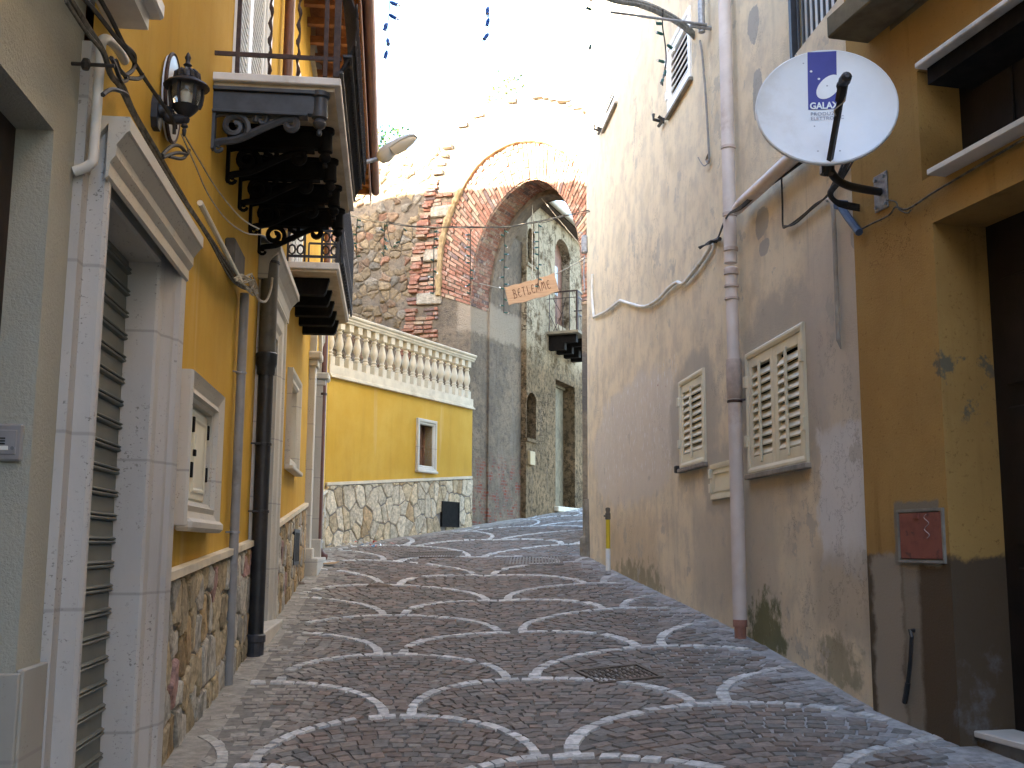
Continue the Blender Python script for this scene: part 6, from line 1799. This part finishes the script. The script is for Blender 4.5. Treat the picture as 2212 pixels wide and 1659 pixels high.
for ch in 'BETLEMME':
    for s_ in GL[ch]:
        pts = [(xs+x*adv*(1.0 if ch != 'M' else 1.05), .016, -.235*Hb+y*hl) for x, y in s_]
        m.tube(catmull(pts, 4), .0085, 5)
    xs += adv*(1.0 if ch != 'M' else 1.22)
m.build('lettering', plain('burnt_groove', (.10, .04, .02), .8, .2, 9, 0), bs)
m = MB(); wires = [[(1150, 405, ds), (1150, 604, ds)], [(1151, 405, ds), (1202, 468, ds-.2), (1252, 527, ds-.4)], [(1094, 626, ds), (1036, 612, 23.6)], [(1200, 592, ds-.2), (1236, 574, 22), (1268, 556, 18.6)]]
for w in wires: m.tube([at_depth(*p) for p in w], .010, 5, world=True)
split(m.build('hanging_wire', M_CABLEL, bs))
# wires and clamp on the tan corner
m = MB(Rw.P)
q = Rw.hit(1276, 515, .0)[1]
uu_ = REND-.06
m.box(uu_-.05, uu_+.05, .0, .10, q-.16, q+.16, .02); m.tube([(uu_, .08, q+.2), (uu_, .16, q+.22)], .012, 5); m.tube([(uu_, .05, q-.2), (uu_+.02, .06, q-.55), (uu_-.03, .05, q-.8)], .012, 5); m.tube([(uu_+.04, .05, q-.2), (uu_+.05, .06, q-.5), (uu_+.02, .05, q-.85)], .01, 5)
single(m, 'cable_clamp', M_GALV, 'grey cable clamp with loose leads on the corner of the tan house', 'clamp', None, Rw.ang)
# ------------------------------------------------------------------ plants on the ruins
def tuft(base, size, n, name, label, cols_, seed):
    r = random.Random(seed); o = thing(name, label, 'plant', base)
    m = MB()
    for i in range(6):
        e = base+V((r.uniform(-.5, .5)*size, r.uniform(-.2, .2)*size, r.uniform(.3, .9)*size)); m.tube([base, lerp(base, e, .5)+V((0, 0, .05*size)), e], .008, 4, world=True)
    m.build('stem', M_WOODD, o)
    m = MB()
    for i in range(n):
        a = r.uniform(0, 2*PI); rr = size*.55*math.sqrt(r.random()); c = base+V((rr*math.cos(a), rr*math.sin(a)*.6, size*r.uniform(.1, 1.0)))
        d = V((r.uniform(-1, 1), r.uniform(-1, 1), r.uniform(-.6, 1))).normalized(); s = d.cross(V((r.uniform(-1, 1), r.uniform(-1, 1), r.uniform(-1, 1)))).normalized()
        l = size*r.uniform(.09, .16); w = l*.32; t = r.choice(cols_)
        m.f([m.bm.verts.new(c), m.bm.verts.new(c+d*l*.5+s*w), m.bm.verts.new(c+d*l), m.bm.verts.new(c+d*l*.5-s*w)], t)
    m.build('leaves', M_LEAF, o, recalc=False)
def top_at(px, py):
    u, z = G.hit(px, py); return G.P(u, -.35, outline(u)-.05)
tuft(top_at(832, 300), .75, 240, 'wall_plant', 'bright green plant on the top of the rubble wall behind the street lamp', [(.05, .13, .02), (.08, .19, .03), (.03, .08, .015)], 1)
tuft(top_at(1085, 235), .85, 170, 'wall_plant', 'pale straggly weeds on the crest of the ruined arch', [(.16, .20, .05), (.22, .24, .08), (.12, .15, .04)], 2)
# ------------------------------------------------------------------ iron covers and litter on the lane
def cover(px, name, label, cat, mat, bars, frame_mat, across=True):
    P_ = [ground_hit(*p) for p in px]
    c = (P_[0]+P_[1]+P_[2]+P_[3])/4
    o = thing(name, label, cat, c)
    def B(s, t, h=0):
        p = lerp(lerp(P_[0], P_[1], s), lerp(P_[3], P_[2], s), t); return V((p.x, p.y, zg(p.x, p.y)+h))
    m = MB(lambda a, b, c: B(a, b, c))
    for q in ((0, 1, 0, .06), (0, 1, .94, 1), (0, .05, .06, .94), (.95, 1, .06, .94)): m.box(q[0], q[1], q[2], q[3], -.02, .021)
    m.build('frame', frame_mat, o)
    m = MB(lambda a, b, c: B(a, b, c))
    m.quad([(.05, .06, .006), (.95, .06, .006), (.95, .94, .006), (.05, .94, .006)]); m.build('pit', M_BLACK if bars != 'plate' else mat, o)
    m = MB(lambda a, b, c: B(a, b, c))
    if bars == 'plate':
        for i in range(9):
            for j in range(9):
                s, t = (i+.5)/9*.86+.07, (j+.5)/9*.84+.08
                if (i+j) % 2: m.box(s-.04, s+.04, t-.012, t+.012, .005, .018)
                else: m.box(s-.012, s+.012, t-.04, t+.04, .005, .018)
    else:
        for i in range(bars):
            s = (i+.5)/bars; 
            m.box(.05+.9*s-.45/bars*.55, .05+.9*s+.45/bars*.55, .06, .94, .004, .018)
        m.box(.05, .95, .46, .54, .004, .019)
    m.build('grid', mat, o)
M_CAST = plain('rusty_cast_iron', (.10, .078, .058), .65, .3, 14, .3, .2, .4)
M_CASTG = plain('grey_cast_iron', (.21, .20, .18), .6, .25, 14, .3, .2, .4)
cover([(1239, 1453), (1378, 1439), (1434, 1467), (1297, 1481)], 'manhole_cover', 'square rusty manhole cover with a raised pattern in the cobbles', 'manhole cover', M_CAST, 'plate', M_CAST)
cover([(1096, 1205), (1212, 1203), (1218, 1221), (1090, 1223)], 'drain_grate', 'iron drain grate with pale upright bars nearer the tan house', 'drain', M_CASTG, 16, plain('grate_rim', (.17, .155, .14), .8, .2, 9, .2), True)
cover([(874, 1195), (1000, 1193), (983, 1206), (862, 1206)], 'drain_grate', 'dark iron drain grate in front of the terrace wall', 'drain', M_CAST, 20, M_CAST)
r_ = random.Random(8)
c = ground_hit(790, 1183)
lt = thing('litter', 'crumpled clear plastic wrapper with red and blue print at the terrace wall', 'litter', c)
for nm, col, n, (dx, s) in (('clear_film', (.66, .66, .66), 26, (0, .26)), ('blue_scrap', (.12, .30, .55), 8, (-.02, .10)), ('red_scrap', (.60, .10, .05), 8, (.0, .16))):
    m = MB()
    for i in range(n):
        p = c+V((dx+r_.gauss(0, s), r_.gauss(0, .06), .02+abs(r_.gauss(0, .04))))
        q = [p+V((r_.uniform(-.06, .06), r_.uniform(-.06, .06), r_.uniform(-.02, .05))) for _ in range(3)]
        m.f([m.bm.verts.new(x) for x in q])
    m.build(nm, plain(nm, col, .35, .1, 9, 0, 0, .5), lt)
c = ground_hit(700, 1223)
m = MB(); 
z_ = c.z+.03
m.tube([c+V((-.28, -.02, .012)), c+V((-.05, .03, .02))], .012, 4, world=True)
vs = [m.bm.verts.new(c+V(p)) for p in ((-.1, -.10, .025), (.16, -.06, .03), (.2, .12, .06), (-.04, .1, .03))]; ve = [m.bm.verts.new(v.co+V((0, 0, .012))) for v in vs]
m.f(vs); m.f(ve)
for i in range(4): m.f([vs[i], vs[(i+1) % 4], ve[(i+1) % 4], ve[i]])
single(m, 'cardboard_scrap', plain('cardboard', (.42, .28, .15), .9, .15, 9, .1), 'torn scrap of brown cardboard near the arched doorway', 'cardboard')
for i, (px, py, s) in enumerate(((655, 1234, .05), (640, 1262, .06), (818, 1268, .10))):
    c = ground_hit(px, py); m = MB()
    k = 8; top = [m.bm.verts.new(c+V((s*1.6*math.cos(2*PI*j/k)*r_.uniform(.8, 1.2), s*math.sin(2*PI*j/k), .012+.02*r_.random()))) for j in range(k)]
    bt = [m.bm.verts.new(v.co+V((v.co-c).normalized()*.02)-V((0, 0, .03))) for v in top]; ct = m.bm.verts.new(c+V((0, 0, s*.6)))
    for j in range(k): m.f([top[j], top[(j+1) % k], ct]); m.f([bt[j], bt[(j+1) % k], top[(j+1) % k], top[j]])
    single(m, 'loose_stone', plain('loose_stone', (.17, .13, .10), .9, .3, 20, .3) if i == 0 else bpy.data.materials['loose_stone'], ['small brown stone lying at the foot of the rubble base past the black drainpipe', 'brown stone on the cement strip between the doorway and the vent', 'dark clod lying alone on the open cobbles'][i], 'stone')
# unseen house shapes added to shade the lane: behind the yellow house and downhill
m = MB()
S_H = [(-12, 11.3), (2, 11.5), (7.4, 11.9), (12.1, 13.2), (17.4, 12.0), (20, 10.6), (26, 8.6), (26, -1), (-12, -1)]
A = [m.bm.verts.new((-6.6-.11*y, y, z)) for y, z in S_H]; B = [m.bm.verts.new((-16-.11*y, y, z)) for y, z in S_H]
k = len(A)
for i in range(k): m.f([A[i], A[(i+1) % k], B[(i+1) % k], B[i]])
m.f(A); m.f(B)
th2 = thing('unseen_shade_house', 'unseen taller house shape added behind the yellow house to cast shade', 'house', V((-11, 8, 0)))
m.build('wall', M_GREY, th2)
m = MB(); m.box(-3.5, 6.5, -16, -9.5, -2, 8.5); m.box(-3.7, 6.7, -16.2, -9.3, 8.5, 8.8)
for x in (-2, .8, 3.6): m.box(x, x+1.1, -9.52, -9.46, 3.8, 5.6)
eh = thing('unseen_end_house', 'unseen house block added across the lower end of the lane for shade', 'house', V((1.5, -10, -1)))  # unseen block added to darken the near part of the lane
m.build('wall', M_GREY, eh)

# ------------------------------------------------------------------ light and camera
SUN = V((-.62, -.72, .24)).normalized()
el = math.asin(SUN.z); az = math.atan2(SUN.x, SUN.y)
w = bpy.data.worlds.new('World'); SC.world = w; w.use_nodes = True
nt = w.node_tree; nt.nodes.clear()
sky = nt.nodes.new('ShaderNodeTexSky'); sky.sky_type = 'NISHITA'; sky.sun_disc = False
sky.sun_elevation = el; sky.sun_rotation = az; sky.altitude = 300; sky.air_density = .8; sky.dust_density = 1.6; sky.ozone_density = .6
bg = nt.nodes.new('ShaderNodeBackground'); bg.inputs[1].default_value = .15
ow_ = nt.nodes.new('ShaderNodeOutputWorld'); nt.links.new(sky.outputs[0], bg.inputs[0]); nt.links.new(bg.outputs[0], ow_.inputs[0])
sl = bpy.data.lights.new('sun', 'SUN'); sl.energy = 5.0; sl.angle = math.radians(.5); sl.color = (1, .94, .84)
so = bpy.data.objects.new('sun', sl); COL.objects.link(so); so.rotation_euler = SUN.to_track_quat('Z', 'Y').to_euler(); so.location = (-20, -20, 30)
cd = bpy.data.cameras.new('camera'); cd.sensor_width = 36; cd.lens = 36*F/2212; cd.clip_end = 2000; cd.clip_start = .05
co = bpy.data.objects.new('camera', cd); COL.objects.link(co); co.location = CAM
co.rotation_euler = (Matrix.Rotation(PI/2+PITCH, 3, 'X') @ Matrix.Rotation(ROLL, 3, 'Z')).to_euler()
SC.camera = co
SC.view_settings.view_transform = 'Standard'; SC.view_settings.look = 'None'; SC.view_settings.exposure = 3.7; SC.view_settings.gamma = 1
SC.cycles.max_bounces = 8; SC.cycles.diffuse_bounces = 5; SC.cycles.use_denoising = True
